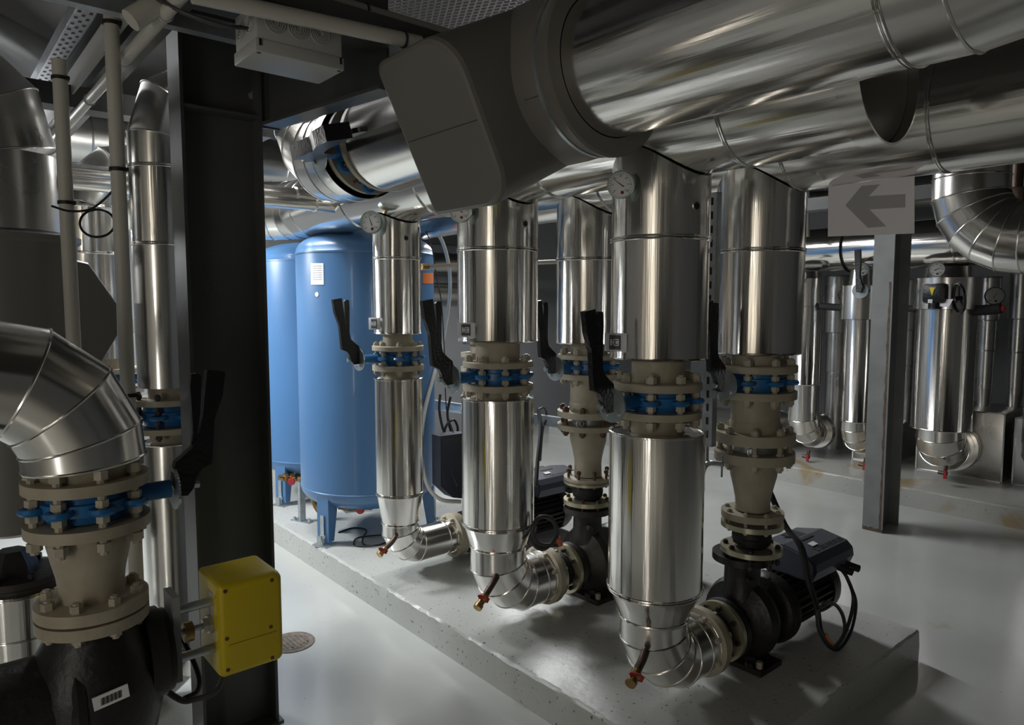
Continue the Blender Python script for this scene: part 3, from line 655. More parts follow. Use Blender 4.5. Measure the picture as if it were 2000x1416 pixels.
drain(ony(764, 1060, 3.42), ony(740, 1084, 3.40), 'brass drain cock with red handle under the farthest front riser elbow', 1.1)

# ------------------------------------------------------------------ dials and tags
def dial(c, n, r, label, needle=2.4, stem=.05, dark=False):
    c = Vector(c); n = Vector(n).normalized()
    t = thing('dial_thermometer', c - V(0, 0, r), label, 'thermometer')
    MB().lathe([(-.018, r * .85), (-.016, r), (0, r * 1.02), (.006, r), (.006, r * .92), (.001, r * .92)], c, n, 36, True, False).build('bezel', GREENB if not dark else BLACK, t)
    f = MB().lathe([(.0, r * .93), (.002, r * .93)], c, n, 36).build('dial_face', DIAL if not dark else ALU2, t)
    MB().cyl(c - n * .016, c - n * (.016 + stem), r * .25, 12).build('stem', BRASS, t)
    u = n.cross(V(0, 0, 1)).normalized() * -1; up = V(0, 0, 1); up = (up - n * up.dot(n)).normalized()
    b = MB()
    for i in range(21):
        a = math.radians(225 - 270 * i / 20); d = u * -math.cos(a) * -1 + up * math.sin(a); L = .12 if i % 5 else .2
        s = d.cross(n)
        p = c + n * .0026
        b.prism([p + d * r * .86 + s * r * .015, p + d * r * .86 - s * r * .015, p + d * r * (.86 - L) - s * r * .015, p + d * r * (.86 - L) + s * r * .015], n, .0006)
    b.build('scale_marks', INK, f, smooth=0)
    MB().lathe([(.0022, r * .13), (.003, r * .13)], c - up * r * .58 + u * r * .12, n, 16).build('maker_mark', MARK if not dark else INK, f)
    if r < .065 and not dark:
        b = MB()
        for i, tx in enumerate(('0', '20', '40', '60', '80', '100', '120')):
            a = math.radians(225 - 45 * i); o_ = c + n * .0024 + (-u * math.cos(a) * -1 + up * math.sin(a)) * r * .62
            cu = bpy.data.curves.new('t', 'FONT'); cu.body = tx; cu.size = r * .24; cu.align_x = 'CENTER'; cu.align_y = 'CENTER'; cu.resolution_u = 1
            ob = bpy.data.objects.new('t', cu); COL.objects.link(ob); dg = bpy.context.evaluated_depsgraph_get(); dg.update(); me = bpy.data.meshes.new_from_object(ob.evaluated_get(dg))
            b.add([o_ + u * v.co.x + up * v.co.y for v in me.vertices], [tuple(p_.vertices) for p_ in me.polygons])
            bpy.data.objects.remove(ob); bpy.data.curves.remove(cu); bpy.data.meshes.remove(me)
        b.build('scale_numerals', INK, f, smooth=0)
    d = u * math.cos(needle) + up * math.sin(needle); s = d.cross(n); p = c + n * .0035
    MB().prism([p - d * r * .3 + s * r * .04, p + d * r * .75, p - d * r * .3 - s * r * .04], n, .001).build('needle', INK, f, smooth=0)
    return t
N3 = V(-.86, -.5, 0)
dial(surf(2.12, 1.66, .178, 1216, 366)[0] + V(-.05, -.035, 0), V(-.80, -.60, 0), .047, 'round white dial thermometer on the nearest front riser', 2.5)
dial(surf(2.12, 2.61, .19, 909, 415)[0] + V(-.05, -.03, 0), V(-.80, -.60, 0), .05, 'round dial thermometer half hidden under the grey cover on the second riser', 2.5)
dial(surf(2.12, 3.52, .136, 737, 436)[0] + V(-.05, -.02, 0), V(-.78, -.60, 0), .062, 'round white dial thermometer on the farthest front riser near the tank', 1.9)
def tagplate(X, Y, r, px, py, wd, ht, label):
    p, n = surf(X, Y, r, px, py); n = (n + V(-.25, -.55, 0)).normalized(); p = p + n * .022
    u = V(0, 0, 1).cross(n).normalized(); Z = V(0, 0, 1)
    t = thing('label_plate', p - Z * ht / 2, label, 'label')
    M = Matrix((( u.x, n.x, 0), (u.y, n.y, 0), (0, 0, 1)))
    MB().box(p, (wd, .008, ht), M=M, bev=.002).build('clear_holder', mat('clear_holder', (.72, .74, .77), .2), t)
    MB().box(p + n * .0045, (wd * .52, .002, ht * .78), M=M).build('pictogram', mat('label_dark', (.10, .10, .11), .5), t, smooth=0)
    b = MB()
    for (a, c, ww, hh) in ((-.17, 0, .08, .34), (-.1, .0, .1, .08), (-.05, 0, .05, .34), (.08, .16, .18, .06), (.08, -.16, .18, .06), (.16, 0, .05, .34), (.08, 0, .1, .16)):
        b.box(p + n * .006 + u * a * wd + Z * c * ht, (ww * wd, .001, hh * ht), M=M)
    b.build('pictogram_lines', LABELW, t, smooth=0)
    b = MB(); b.box(p - n * .014 + u * wd * .3, (wd * .3, .024, ht * .5), M=M); b.build('bracket', GALV, t)
tagplate(2.12, 1.66, .178, 1208, 668, .088, .066, 'clear label holder with square pictogram on the nearest front riser')
tagplate(2.12, 2.61, .19, 915, 644, .088, .066, 'clear label holder with square pictogram on the second front riser')
tagplate(2.12, 3.52, .136, 736, 632, .075, .066, 'small white label holder with pictogram on the farthest front riser')

# ------------------------------------------------------------------ blue tanks
def tank(X, Y, r, label, legs, extra=False):
    t = thing('pressure_tank', (X, Y, PZ), label, 'tank')
    zb, zt = .50, 2.09; P = []
    for i in range(9):
        a = PI / 2 * i / 8; P.append((zb - .15 * math.cos(a), max(.02, r * math.sin(a) ** .75)))
    P += [(zb, r), (zb + .003, r + .003), (zb + .012, r + .003), (zb + .015, r), (zt - .015, r), (zt - .012, r + .003), (zt - .003, r + .003), (zt, r)]
    for i in range(1, 10):
        a = PI / 2 * i / 9; P.append((zt + .155 * math.sin(a), max(.02, r * math.cos(a) ** .75)))
    MB().lathe(P, (X, Y, 0), (0, 0, 1), 96).build('shell', TANK, t)
    for a in legs:
        d = V(math.cos(a), math.sin(a), 0); s = V(-d.y, d.x, 0); c = V(X, Y, 0) + d * (r - .045)
        M = Matrix((( d.x, s.x, 0), (d.y, s.y, 0), (0, 0, 1)))
        b = MB(); b.box(c + V(0, 0, .37) + d * .035, (.008, .10, .36), M=M)
        for k in (-1, 1):
            b.prism([c + d * .031 + s * .046 * k + V(0, 0, .19), c + d * .031 + s * .046 * k + V(0, 0, .54), c - d * .06 + s * .046 * k + V(0, 0, .50), c - d * .01 + s * .046 * k + V(0, 0, .19)], s, .008)
        lg = b.build('leg', TANK, t, smooth=0)
        b = MB(); b.box(c + V(0, 0, PZ + .004) + d * .03, (.10, .12, .008), M=M); b.box(c + d * .075 + V(0, 0, .205), (.006, .035, .06), M=M); b.box(c + d * .045 + V(0, 0, .30), (.006, .03, .13), M=M); b.cyl(c + d * .04 + V(0, 0, PZ), c + d * .04 + V(0, 0, .235), .012, 10)
        b.hexa(c + d * .045 + V(0, 0, .225), V(0, 0, 1), .022, .02); b.build('foot_bracket', GALV, lg)
    return t
T1 = (2.42, 4.43); TR = .467
t1 = tank(*T1, TR, 'nearer large blue pressure tank with a white label, behind the farthest front riser', [math.radians(a) for a in (200, 320, 80)])
def on_tank(T, r, px, py): return surf(T[0], T[1], r, px, py)
def patch(T, r, px0, py0, px1, py1, m, name, par, off=.002, n=6):
    A = []; B = []
    for i in range(n + 1):
        x = px0 + (px1 - px0) * i / n
        p, nn = on_tank(T, r + off, x, (py0 + py1) / 2); za = on_tank(T, r + off, x, py0)[0].z; zb = on_tank(T, r + off, x, py1)[0].z
        A.append((p.x, p.y, za)); B.append((p.x, p.y, zb))
    fs = [(i, i + 1, n + 2 + i, n + 1 + i) for i in range(n)]
    return MB().add(A + B, fs).build(name, m, par, smooth=60)
lb = patch(T1, TR, 607, 514, 632, 556, LABELW, 'type_label', t1)
b = MB()
for k in range(7):
    p0, n0 = on_tank(T1, TR + .0035, 611, 519 + k * 4.4); p1_, n1 = on_tank(T1, TR + .0035, 627, 519 + k * 4.4)
    b.box((p0 + p1_) / 2, ((p1_ - p0).length, .0008, .0035), rz=math.atan2((p1_ - p0).y, (p1_ - p0).x))
b.build('label_print', mat('pale_print', (.52, .53, .55), .6), lb, smooth=0)
p, n = on_tank(T1, TR, 619, 575); MB().lathe([(0, .015), (.002, .015)], p, n, 20).build('round_sticker', LABELW, t1)
patch(T1, TR, 826, 533, 846, 554, ORANGE, 'orange_label', t1, n=8)
t2 = tank(2.56, 5.55, .467, 'farther large blue pressure tank half hidden by the dark column', [math.radians(a) for a in (205, 325, 85)])
# galvanised strut stand next to the tanks
c = onz(590, 1018, PZ)
t = thing('strut_post', (c.x, c.y, PZ), 'short galvanised strut post on a bolted plate left of the nearer tank', 'post')
MB().box((c.x, c.y, PZ + .004), (.06, .17, .008), rz=.4).build('base_plate', GALV, t)
b = MB(); zt = .46
for (dx, dy, sx, sy) in ((-.018, 0, .004, .04), (0, -.02, .04, .004), (0, .02, .04, .004)): b.box((c.x + dx, c.y + dy, (PZ + zt) / 2), (sx, sy, zt - PZ), rz=0)
b.build('channel', GALV, t)
b = MB(); b.hexa((c.x - .03, c.y + .06, PZ + .016), (0, 0, 1), .012, .016); b.hexa((c.x + .03, c.y - .06, PZ + .016), (0, 0, 1), .012, .016); b.build('anchor_bolt', GALV, t)
# brass fill line under the tanks
def brassline(pts, r, label, redp):
    t = thing('brass_fill_line', pts[0], label, 'pipe')
    MB().tube(pts, r, 10).build('pipe_run', BRASS, t)
    P = [Vector(p) for p in pts]
    for k in range(1, 5):
        a = P[0].lerp(P[-1], k / 5); d = (P[-1] - P[0]).normalized(); MB().hexa(a, d, r * 1.7, .03).build('fitting', BRASS, t)
    MB().lathe([(0, .026), (.008, .03), (.02, .026)], redp, (-.6, -.75, -.1), 10).build('hand_wheel', RED, t)
    return t
brassline([ony(662, 990, 4.25), ony(700, 992, 4.25), ony(735, 988, 4.25)], .018, 'brass valve line with red hand wheel under the nearer blue tank', ony(704, 995, 4.2))
brassline([ony(545, 932, 5.3), ony(575, 934, 5.3), ony(605, 932, 5.3)], .02, 'brass valve line under the farther blue tank', ony(570, 940, 5.25))
tag(MB().tube(bez([ony(612, 955, 4.6), ony(613, 978, 4.6), ony(622, 996, 4.55), ony(629, 1000, 4.5)], 6), .02, 10).build('brass_elbow', BRASS), 'small brass elbow outlet left of the nearer tank leg', 'pipe')
cable('loose_cable', [onz(661, 1040, PZ + .005), onz(690, 1031, PZ + .005), onz(715, 1035, PZ + .005), onz(708, 1052, PZ + .005), onz(712, 1064, PZ + .005), onz(735, 1065, PZ + .005), onz(755, 1058, PZ + .006), onz(762, 1047, PZ + .006), onz(745, 1045, PZ + .006), onz(700, 1050, PZ + .008), onz(691, 1062, PZ + .006), onz(702, 1067, PZ + .006), onz(730, 1066, PZ + .011)], .005, CABLEB, 'thin dark cable coiled loosely on the plinth by the nearer tank foot')
# white hose arching behind tank, grey wire
cable('white_hose', [ony(846, 448, 4.2), ony(862, 468, 4.2), ony(874, 505, 4.2), ony(879, 550, 4.2), ony(876, 600, 4.2), ony(862, 680, 4.15), ony(845, 740, 4.05), ony(828, 810, 3.95), ony(822, 880, 3.9), ony(834, 945, 3.9), ony(860, 975, 3.85), ony(900, 980, 3.8)], .014, CABLEW, 'white plastic hose arching down beside the nearer blue tank')
cable('grey_wire', [ony(826, 440, 4.0), ony(843, 480, 4.0), ony(852, 540, 4.0), ony(862, 590, 3.95), ony(868, 690, 3.9), ony(872, 800, 3.9), ony(886, 850, 3.85), ony(880, 910, 3.8), ony(893, 950, 3.75)], .004, CABLE, 'thin grey wire hanging between the nearer tank and the second riser')
c = ony(820, 521, 3.62)
t = thing('capillary_pipe', c, 'thin cream pipe with brass end running from the farthest riser to the right', 'pipe')
MB().cyl(ony(834, 521, 3.55), ony(1090, 511, 3.55), .015, 12).build('pipe_run', WHITEP, t); MB().cyl(ony(823, 521, 3.55), ony(836, 521, 3.55), .02, 10).build('brass_end', BRASS, t)

# ------------------------------------------------------------------ steel columns and beams
def ibeam(p0, p1, wdir, fdir, h, bw, tf, tw, m, name, label, cat, struct=False, parent=None):
    """I-section from p0 to p1; fdir = direction across depth (between flanges), wdir = flange width direction"""
    p0 = Vector(p0); p1 = Vector(p1); w_ = Vector(wdir).normalized(); f = Vector(fdir).normalized(); d = (p1 - p0).normalized(); L = (p1 - p0).length
    o = [(-bw / 2, -h / 2), (bw / 2, -h / 2), (bw / 2, -h / 2 + tf), (tw / 2, -h / 2 + tf), (tw / 2, h / 2 - tf), (bw / 2, h / 2 - tf), (bw / 2, h / 2), (-bw / 2, h / 2), (-bw / 2, h / 2 - tf), (-tw / 2, h / 2 - tf), (-tw / 2, -h / 2 + tf), (-bw / 2, -h / 2 + tf)]
    mid = (p0 + p1) / 2
    return MB().prism([mid + w_ * a + f * q_ for a, q_ in o], d, L)
CX0, CY = .785, 2.87
t = thing('steel_column', (CX0 + .15, CY, 0), 'large dark grey steel I-column in the left foreground with chalk marks', 'column')
ibeam((CX0 + .15, CY, .0), (CX0 + .15, CY, 3.5), (0, 1, 0), (1, 0, 0), .30, .15, .012, .009, STEEL, '', '', '').build('column_section', STEEL, t, smooth=0)
zs = ony(440, 222, CY - .04).z
for dy in (-.037, .037): MB().box((CX0 + .15, CY + dy, zs), (.276, .068, .012)).build('stiffener_plate', STEEL, t, smooth=0)
b = MB(); b.hexa(ony(493, 187, CY - .008), (0, -1, 0), .016, .016); b.hexa(V(CX0 + .15, CY - .014, .02), (0, -1, 0), .001, .001); b.build('web_bolt', STEEL2, t)
MB().box((CX0 + .15, CY, .006), (.33, .18, .012)).build('base_plate', STEEL, t, smooth=0)
# chalk strokes on the web
b = MB()
def stroke(L):
    P = [ony(x, y, CY - .0053) for x, y in L]
    for a, c in zip(P[:-1], P[1:]):
        d = (c - a); nn = V(-d.z, 0, d.x).normalized() * .0011
        b.add([a + nn, a - nn, c - nn, c + nn], [(0, 1, 2, 3)])
for L in ([(381, 492), (393, 482), (401, 468), (396, 440), (392, 462)], [(401, 508), (403, 470), (410, 448), (412, 470), (408, 492), (416, 497), (424, 493)], [(437, 440), (438, 482)], [(432, 466), (446, 462)], [(450, 442), (444, 448), (446, 458), (457, 462), (460, 476), (452, 490)], [(409, 548), (403, 552), (404, 562), (412, 560), (403, 566), (405, 572)], [(420, 550), (421, 566), (431, 566), (434, 550)], [(446, 545), (440, 556), (452, 560)]): stroke(L)
b.build('chalk_marks', CHALK, t, smooth=0)
# beam bolted to the column, running overhead towards the camera side
e0 = onz(518, 240, zs - .02); zb_ = zs - .03
t = thing('steel_beam', (CX0 + .36, CY, zb_), 'dark grey steel beam meeting the right side of the dark column under the ceiling', 'beam')
A = V(1.122, 2.80, zb_); B = V(1.232, 2.085, zb_); d = (B - A).normalized(); s = d.cross(V(0, 0, 1))
ibeam(A + V(0, 0, .18), B + V(0, 0, .18), s, (0, 0, 1), .36, .075, .014, .01, STEEL, '', '', '').build('beam_section', STEEL, t, smooth=0)
MB().box(V(1.122, 2.815, zb_ + .18), (.075, .014, .37)).build('end_plate', STEEL, t, smooth=0)
# right column
cxr = onz(1723, 1042, 0)
t = thing('steel_column', (cxr.x + .15, cxr.y + .075, 0), 'slim light grey steel column with a rusty foot, under the paper arrow sign', 'column')
ibeam((cxr.x + .15, cxr.y + .075, 0), (cxr.x + .15, cxr.y + .075, 2.5), (0, 1, 0), (1, 0, 0), .30, .15, .011, .008, STEEL2, '', '', '').build('column_section', STEEL2, t, smooth=0)
b = MB(); 
rn = random.Random(7); vs = []; k = 36
for i in range(k + 1):
    z = .012 + 1.9 * i / k; ww = .012 + .010 * rn.random(); vs += [(cxr.x - .0008, cxr.y + .012, z), (cxr.x - .0008, cxr.y + .012 + ww, z)]
b.add(vs, [(2 * i, 2 * i + 1, 2 * i + 3, 2 * i + 2) for i in range(k)])
vs = []
for i in range(11): vs += [(cxr.x - .0009, cxr.y + .15 * i / 10, .002), (cxr.x - .0009, cxr.y + .15 * i / 10, .018 + .02 * rn.random())]
b.add(vs, [(2 * i, 2 * i + 1, 2 * i + 3, 2 * i + 2) for i in range(10)])
b.build('rust_stain', RUSTP, t, smooth=0)
# header cross beam on the column
tag(MB().box((cxr.x + .15, 2.6, 2.56), (.14, 5.2, .1)).build('steel_beam', STEEL), 'dark steel beam lying along the top of the slim right column', 'beam')

# paper arrow sign taped to the rear header
XS = XB - .02
c = [onx(x, y, XS) for x, y in ((1618, 368), (1786, 350), (1786, 456), (1617, 462))]
c[0].z = c[1].z = 2.198
t = thing('arrow_sign', (XS, (c[0].y + c[1].y) / 2, c[3].z), 'white paper sheet with a grey arrow pointing left, taped below the rear header', 'sign')
MB().prism(c, (1, 0, 0), .002).build('paper_sheet', PAPER, t, smooth=0)
AR = [(1651, 401), (1683, 363), (1719, 360), (1697, 383), (1768, 379), (1768, 405), (1698, 409), (1731, 442), (1695, 445)]
MB().prism([onx(x, y, XS - .0016) for x, y in AR], (1, 0, 0), .0008).build('arrow', PRINT, t, smooth=0)

# ------------------------------------------------------------------ galvanised strut between the near risers
c = onx(1388, 900, 2.45)
t = thing('perforated_strut', (2.45, c.y, 1.0), 'tall perforated galvanised strut between the nearest front and rear risers', 'post')
ys = c.y
zt_, zb2 = 2.19, 1.17
b = MB(); b.box((2.45, ys + .02, (zt_ + zb2) / 2), (.003, .045, zt_ - zb2)); b.box((2.465, ys - .002, (zt_ + zb2) / 2), (.03, .003, zt_ - zb2)); b.build('channel', GALV, t, smooth=0)
b = MB(); z = zb2 + .05
while z < zt_: b.box((2.4484, ys + .02, z), (.0008, .012, .03)); z += .055
b.build('slots', RUBBER, t, smooth=0)
b = MB(); b.tube(bez([V(2.44, ys + .03, .985), V(2.44, ys + .03, 1.06), V(2.45, ys + .01, 1.10), V(2.47, ys - .05, 1.105)], 6), .011, 10); b.cyl((2.455, ys + .02, 1.09), (2.455, ys + .02, 1.2), .006, 8); b.cyl((2.47, ys - .04, 1.14), (2.47, ys - .04, 1.05), .004, 8); b.build('clamp_hook', GALV, t)
b = MB(); zq = 1.05
t = thing('strut_rail', ony(862, 790, 4.6), 'horizontal galvanised strut rail behind the second riser carrying grey cables', 'rail')
a0 = ony(845, 790, 4.9); a1 = V(3.6, 3.3, a0.z - .02)
a1 = ony(1100, 826, 3.9)
d = (a1 - a0).normalized(); s = d.cross(V(0, 0, 1))
b = MB(); b.prism([a0.lerp(a1, .5) + s * x + V(0, 0, z) for x, z in ((-.02, -.04), (.02, -.04), (.02, -.036), (-.016, -.036), (-.016, .036), (.02, .036), (.02, .04), (-.02, .04))], d, (a1 - a0).length); b.build('channel', GALV, t, smooth=0)
b = MB()
for k in range(14): b.box(a0.lerp(a1, (k + .5) / 14) - s * .0208, (.03, .001, .014), rz=math.atan2(d.y, d.x))
b.build('slots', RUBBER, t, smooth=0)
for i, L in enumerate(([(860, 770), (858, 800), (866, 840), (880, 858), (894, 840), (886, 820), (870, 835), (866, 870)], [(880, 775), (874, 810), (884, 850), (898, 860), (902, 885), (893, 910), (897, 940)], [(1050, 800), (1062, 797), (1068, 815), (1060, 840), (1055, 900)])):
    cable('grey_cable', [ony(x, y, 3.98 + .03 * i) for x, y in L], .009, CABLE, ['looped grey cable hanging from the strut rail beside the tank', 'dark cable hanging down past the strut rail behind the second riser', 'grey cable bent over the strut rail end between the two thick risers'][i])
# dark drive cabinet of the far pump
c = onz(882, 975, PZ)
t = thing('drive_cabinet', (2.8, 3.9, PZ), 'dark slate drive cabinet standing behind the second front riser', 'cabinet')
pa = [ony(x, y, 3.80) for x, y in ((860, 852), (905, 846), (950, 850), (950, 978), (885, 972), (861, 950))]
MB().prism([p + V(0, .05, 0) for p in pa], (0, 1, 0), .1).build('housing', SLATE, t, smooth=0)
MB().prism([(p - sum(pa, V(0, 0, 0)) / 6) * .9 + sum(pa, V(0, 0, 0)) / 6 - V(0, .002, 0) for p in pa], (0, 1, 0), .008).build('front_panel', SLATE, t, smooth=0)

# ------------------------------------------------------------------ right rear machines
XR = 6.9
hC = thing('header_pipe', (XR, 1.0, 2.03), 'rear wall aluminium clad header pipe behind the arrow sign, above the clad pump risers', 'pipe')
ysq = [-1.4, .9, 2.25, 3.2, 4.3, 6.0]
for i in range(len(ysq) - 1): sheet(hC, (XR + .15, ysq[i], 2.29), (0, 1, 0), 0, ysq[i + 1] - ysq[i], .215, m=ALU, seg=56)
b = MB()
b.ring((XR + .15, 3.2, 2.29), (0, 1, 0), .223, .012, 48, 6); b.build('clamp_band', RUBBER, hC)
def clad_pump_riser(Y, r, ztop, zstep, zsb, rl, label, cone=True, z=.42, boxd=True, topr=None):
    t = thing('insulated_riser', (XR, Y, PZ), label, 'pipe')
    topr = topr or r * 1.08
    MB().lathe([(zstep + .004, topr), (ztop - .006, topr), (ztop - .005, topr + .004), (ztop, topr + .004), (ztop, r * .8)], (XR, Y, 0), seg=48).build('cladding_sheet', ALU, t)
    MB().lathe([(zsb, r), (zsb + .006, r + .004), (zsb + .012, r), (zstep, r)], (XR, Y, 0), seg=56).build('cladding_sheet', ALUV, t)
    MB().lathe([(ztop, r * .85), (2.07, r * .72)], (XR, Y, 0), seg=48).build('cladding_cone', ALU, t)
    R = min(.23, zsb - z - .02); a = [V(XR + R, Y, z + R) + V(-math.cos(q_), 0, -math.sin(q_)) * R * 1.03 for q_ in (.24, .62, 1.0, 1.34)]
    gores(t, [(XR, Y, zsb)] + [tuple(p) for p in a] + [(XR + .28, Y, z), (XR + .36, Y, z)], [rl] * 7, seg=48, n0=(0, 0, -1), n1=(1, 0, 0))
    MB().lathe([(0, rl + .03), (.06, rl + .035), (.07, rl)], (XR + .28, Y, z), (1, 0, 0), 44).build('elbow_collar', ALU, t)
    return t
clad_pump_riser(3.55, .158, 2.0, 1.72, .935, .15, 'left slim clad riser at the rear right with a dial near its top', topr=.15)
clad_pump_riser(3.02, .135, 1.92, 1.60, .62, .13, 'clad riser at the rear right behind the slim column, with a black lever', topr=.175)
clad_pump_riser(2.28, .235, 1.97, 1.70, .65, .19, 'thick clad riser at the rear right with black actuator and hand wheel', topr=.258, z=.45)
def clad_box(x, y0, y1, z1, label, dpt=.75):
    t = thing('clad_box', (x + dpt / 2, (y0 + y1) / 2, PZ), label, 'box')
    MB().box((x + dpt / 2, (y0 + y1) / 2, (PZ + z1) / 2), (dpt, y1 - y0, z1 - PZ), bev=.006).build('sheet_casing', ALU2, t, smooth=30)
    b = MB()
    for yy in (y0, y1): b.box((x - .002, yy, (PZ + z1) / 2), (.012, .012, z1 - PZ))
    for zz in (PZ + .006, z1): b.box((x - .002, (y0 + y1) / 2, zz), (.012, y1 - y0, .012))
    b.build('edge_trim', ALU, t)
c0 = onz(1950, 944, PZ); xb = XR + .38
clad_box(xb, 1.9, 2.6, onx(1950, 808, xb).z, 'square aluminium clad pump box behind the thick rear riser')
clad_box(xb, 1.0, 1.82, onx(1975, 815, xb).z, 'square aluminium clad pump box cut by the right picture edge')
clad_box(xb, 2.85, 3.2, onx(1775, 838, xb).z, 'square aluminium clad pump box beside the slim column')
# near elbow and collar of the fourth rear riser at the picture edge
e4 = thing('insulated_riser', (XR, 1.42, PZ), 'clad rear elbow cut off by the right picture edge', 'pipe')
gores(e4, [(XR - .02, 1.48, .9)] + [tuple(p) for p in arc((XR + .18, 1.48, .65), (-1, 0, 0), (0, 0, -1), .2, 0, PI / 2, 3)] + [(XR + .3, 1.48, .45), (XR + .36, 1.48, .45)], [.19] * 7, seg=48)
MB().lathe([(0, .19), (.01, .235), (.05, .235), (.06, .19)], (XR + .30, 1.48, .45), (1, 0, 0), 44).build('elbow_collar', ALU2, e4)
MB().lathe([(.9, .19), (2.05, .19)], (XR - .02, 1.48, 0), seg=40).build('cladding_sheet', ALU, e4)
# slimmer second-row risers behind
for (px, wpx, Xr, z0, z1, lab) in ((1633, 40, 7.7, .45, 2.05, 'slim clad pipe behind and between the first two rear risers'), (1772, 22, 7.8, .65, 2.0, 'slim clad pipe just right of the slim grey column'), (1925, 32, 7.75, .95, 2.0, 'stepped clad pipe behind the thick rear riser, right side'), (1985, 30, 7.9, .9, 2.05, 'rear clad pipe near the right picture edge')):
    p = onx(px, 700, Xr); dd = p.x * math.sin(YAW) + p.y * math.cos(YAW); r = wpx / 2 * dd / F
    t = thing('insulated_riser', (Xr, p.y, z0), lab, 'pipe')
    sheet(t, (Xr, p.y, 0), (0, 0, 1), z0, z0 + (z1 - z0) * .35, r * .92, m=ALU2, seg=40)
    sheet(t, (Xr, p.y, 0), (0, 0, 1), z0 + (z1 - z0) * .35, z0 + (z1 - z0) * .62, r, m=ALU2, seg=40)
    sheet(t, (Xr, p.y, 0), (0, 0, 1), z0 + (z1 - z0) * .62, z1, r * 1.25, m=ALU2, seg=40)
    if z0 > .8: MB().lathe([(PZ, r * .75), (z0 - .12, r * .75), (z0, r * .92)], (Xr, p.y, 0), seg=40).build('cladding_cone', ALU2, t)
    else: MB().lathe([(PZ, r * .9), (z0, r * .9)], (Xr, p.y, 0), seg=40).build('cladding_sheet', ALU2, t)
# small elbow behind the beige spool
p = onx(1500, 850, 6.9)
t = thing('insulated_riser', (6.9, 4.0, PZ), 'clad elbow glimpsed just right of the nearest beige spool', 'pipe')
gores(t, [(6.9, 4.02, 1.9), (6.9, 4.02, .62)] + [tuple(q_) for q_ in arc((7.08, 4.02, .62), (-1, 0, 0), (0, 0, -1), .18, .5, PI / 2, 2)] + [(7.3, 4.02, .44)], [.13] * 6, m=ALU2, seg=40)
MB().box((7.1, 4.02, .23), (.12, .14, .13)).build('pipe_support', GALV, t)
dial(onx(1829, 526, 6.55), (-.85, -.5, 0), .064, 'white dial thermometer on top of the thick rear riser', .45, stem=.17)
dial(onx(1562, 538, 6.6), (-.85, -.5, 0), .062, 'white dial thermometer on the left slim rear riser', .5, stem=.1)
dial(onx(1684, 526, 6.7), (-.85, -.5, 0), .06, 'white dial thermometer half behind the black lever of a rear riser', .5, stem=.24)
dial(onx(1943, 578, 7.5), (-.85, -.5, 0), .08, 'dull grey dial on the stepped clad pipe at the rear right', 1.1, stem=.1, dark=True)
dial(onx(1650, 576, 7.5), (-.85, -.5, 0), .066, 'dim dial on a slim pipe left of the slim grey column', .9, stem=.1, dark=True)
# lever of second rear riser
c = onx(1680, 568, 6.62)
t = thing('lever_valve', c, 'black straight lever with zinc notch plate on the rear riser left of the slim column', 'valve')
MB().lathe([(-.004, .068), (.004, .068)], c, (-1, -.2, 0), 40).build('notch_plate', ZINC, t)
MB().prism([onx(x, y, 6.58) for x, y in ((1670, 489), (1681, 487), (1682, 510), (1680, 540), (1686, 560), (1682, 572), (1673, 570), (1672, 545))], (1, 0, 0), .03).build('lever', BLACK, t, smooth=0)
MB().cyl(c, c + V(.2, 0, 0), .02, 10).build('stem_neck', BLUEV, t)
# black actuator with yellow triangle, hand wheel, white tag
c = onx(1827, 573, 6.6)
t = thing('valve_actuator', c - V(0, 0, .1), 'black rounded valve actuator with yellow triangle on the thick rear riser', 'actuator')
MB().box(c, (.10, .185, .17), bev=.03).build('housing', BLACK, t)
MB().prism([c + V(-.052, y, z) for y, z in ((.03, .05), (-.012, .05), (.009, -.02))], (1, 0, 0), .002).build('yellow_triangle', YEL2, t, smooth=0)
MB().box(c + V(-.051, .02, -.065), (.002, .035, .03)).build('white_sticker', LABELW, t, smooth=0)
MB().cyl(c + V(.0, 0, -.08), c + V(0, 0, -.13), .05, 16).build('neck', BLACK, t)
c = onx(1873, 583, 6.55)
t = thing('hand_wheel', c - V(0, 0, .12), 'black spoked hand wheel on the thick rear riser, right of the actuator', 'wheel')
ax = V(.6, -.8, .1).normalized()
MB().ring(c, ax, .118, .013, 32, 8).build('rim', BLACK, t)
u = ax.orthogonal().normalized(); qv = ax.cross(u); b = MB()
for k in range(3): a = 2 * PI * k / 3; b.cyl(c, c + (u * math.cos(a) + qv * math.sin(a)) * .115, .009, 8)
b.cyl(c - ax * .03, c + ax * .03, .02, 10); b.build('spokes', BLACK, t)
tag(MB().prism([onx(x, y, 6.58) for x, y in ((1838, 585), (1862, 584), (1853, 600), (1832, 598))], (1, 0, 0), .003).build('hanging_tag', PAPER, smooth=0), 'small white paper tag between the actuator and the hand wheel', 'label')
# black insulated branch pipes with red tips
for (pts, r, lab, tip) in (([(1603, 598), (1630, 600), (1652, 602)], .035, 'black foam-covered branch pipe with a red tip between the first two rear risers', (1660, 602)),
                           ([(1895, 607), (1930, 605), (1955, 602)], .045, 'black foam-covered branch pipe with a red tip right of the thick rear riser', (1962, 603)),
                           ([(1772, 602), (1780, 603), (1788, 604)], .03, 'black foam stub with a red tip just right of the slim grey column', (1790, 604))):
    P = [onx(x, y, 6.85) for x, y in pts]; t = thing('foam_branch', P[0], lab, 'pipe')
    MB().tube(bez(P, 5), r, 12).build('foam_sleeve', FOAM, t); MB().cyl(P[-1], onx(*tip, 6.85), r * .6, 10).build('red_tip', RED, t)
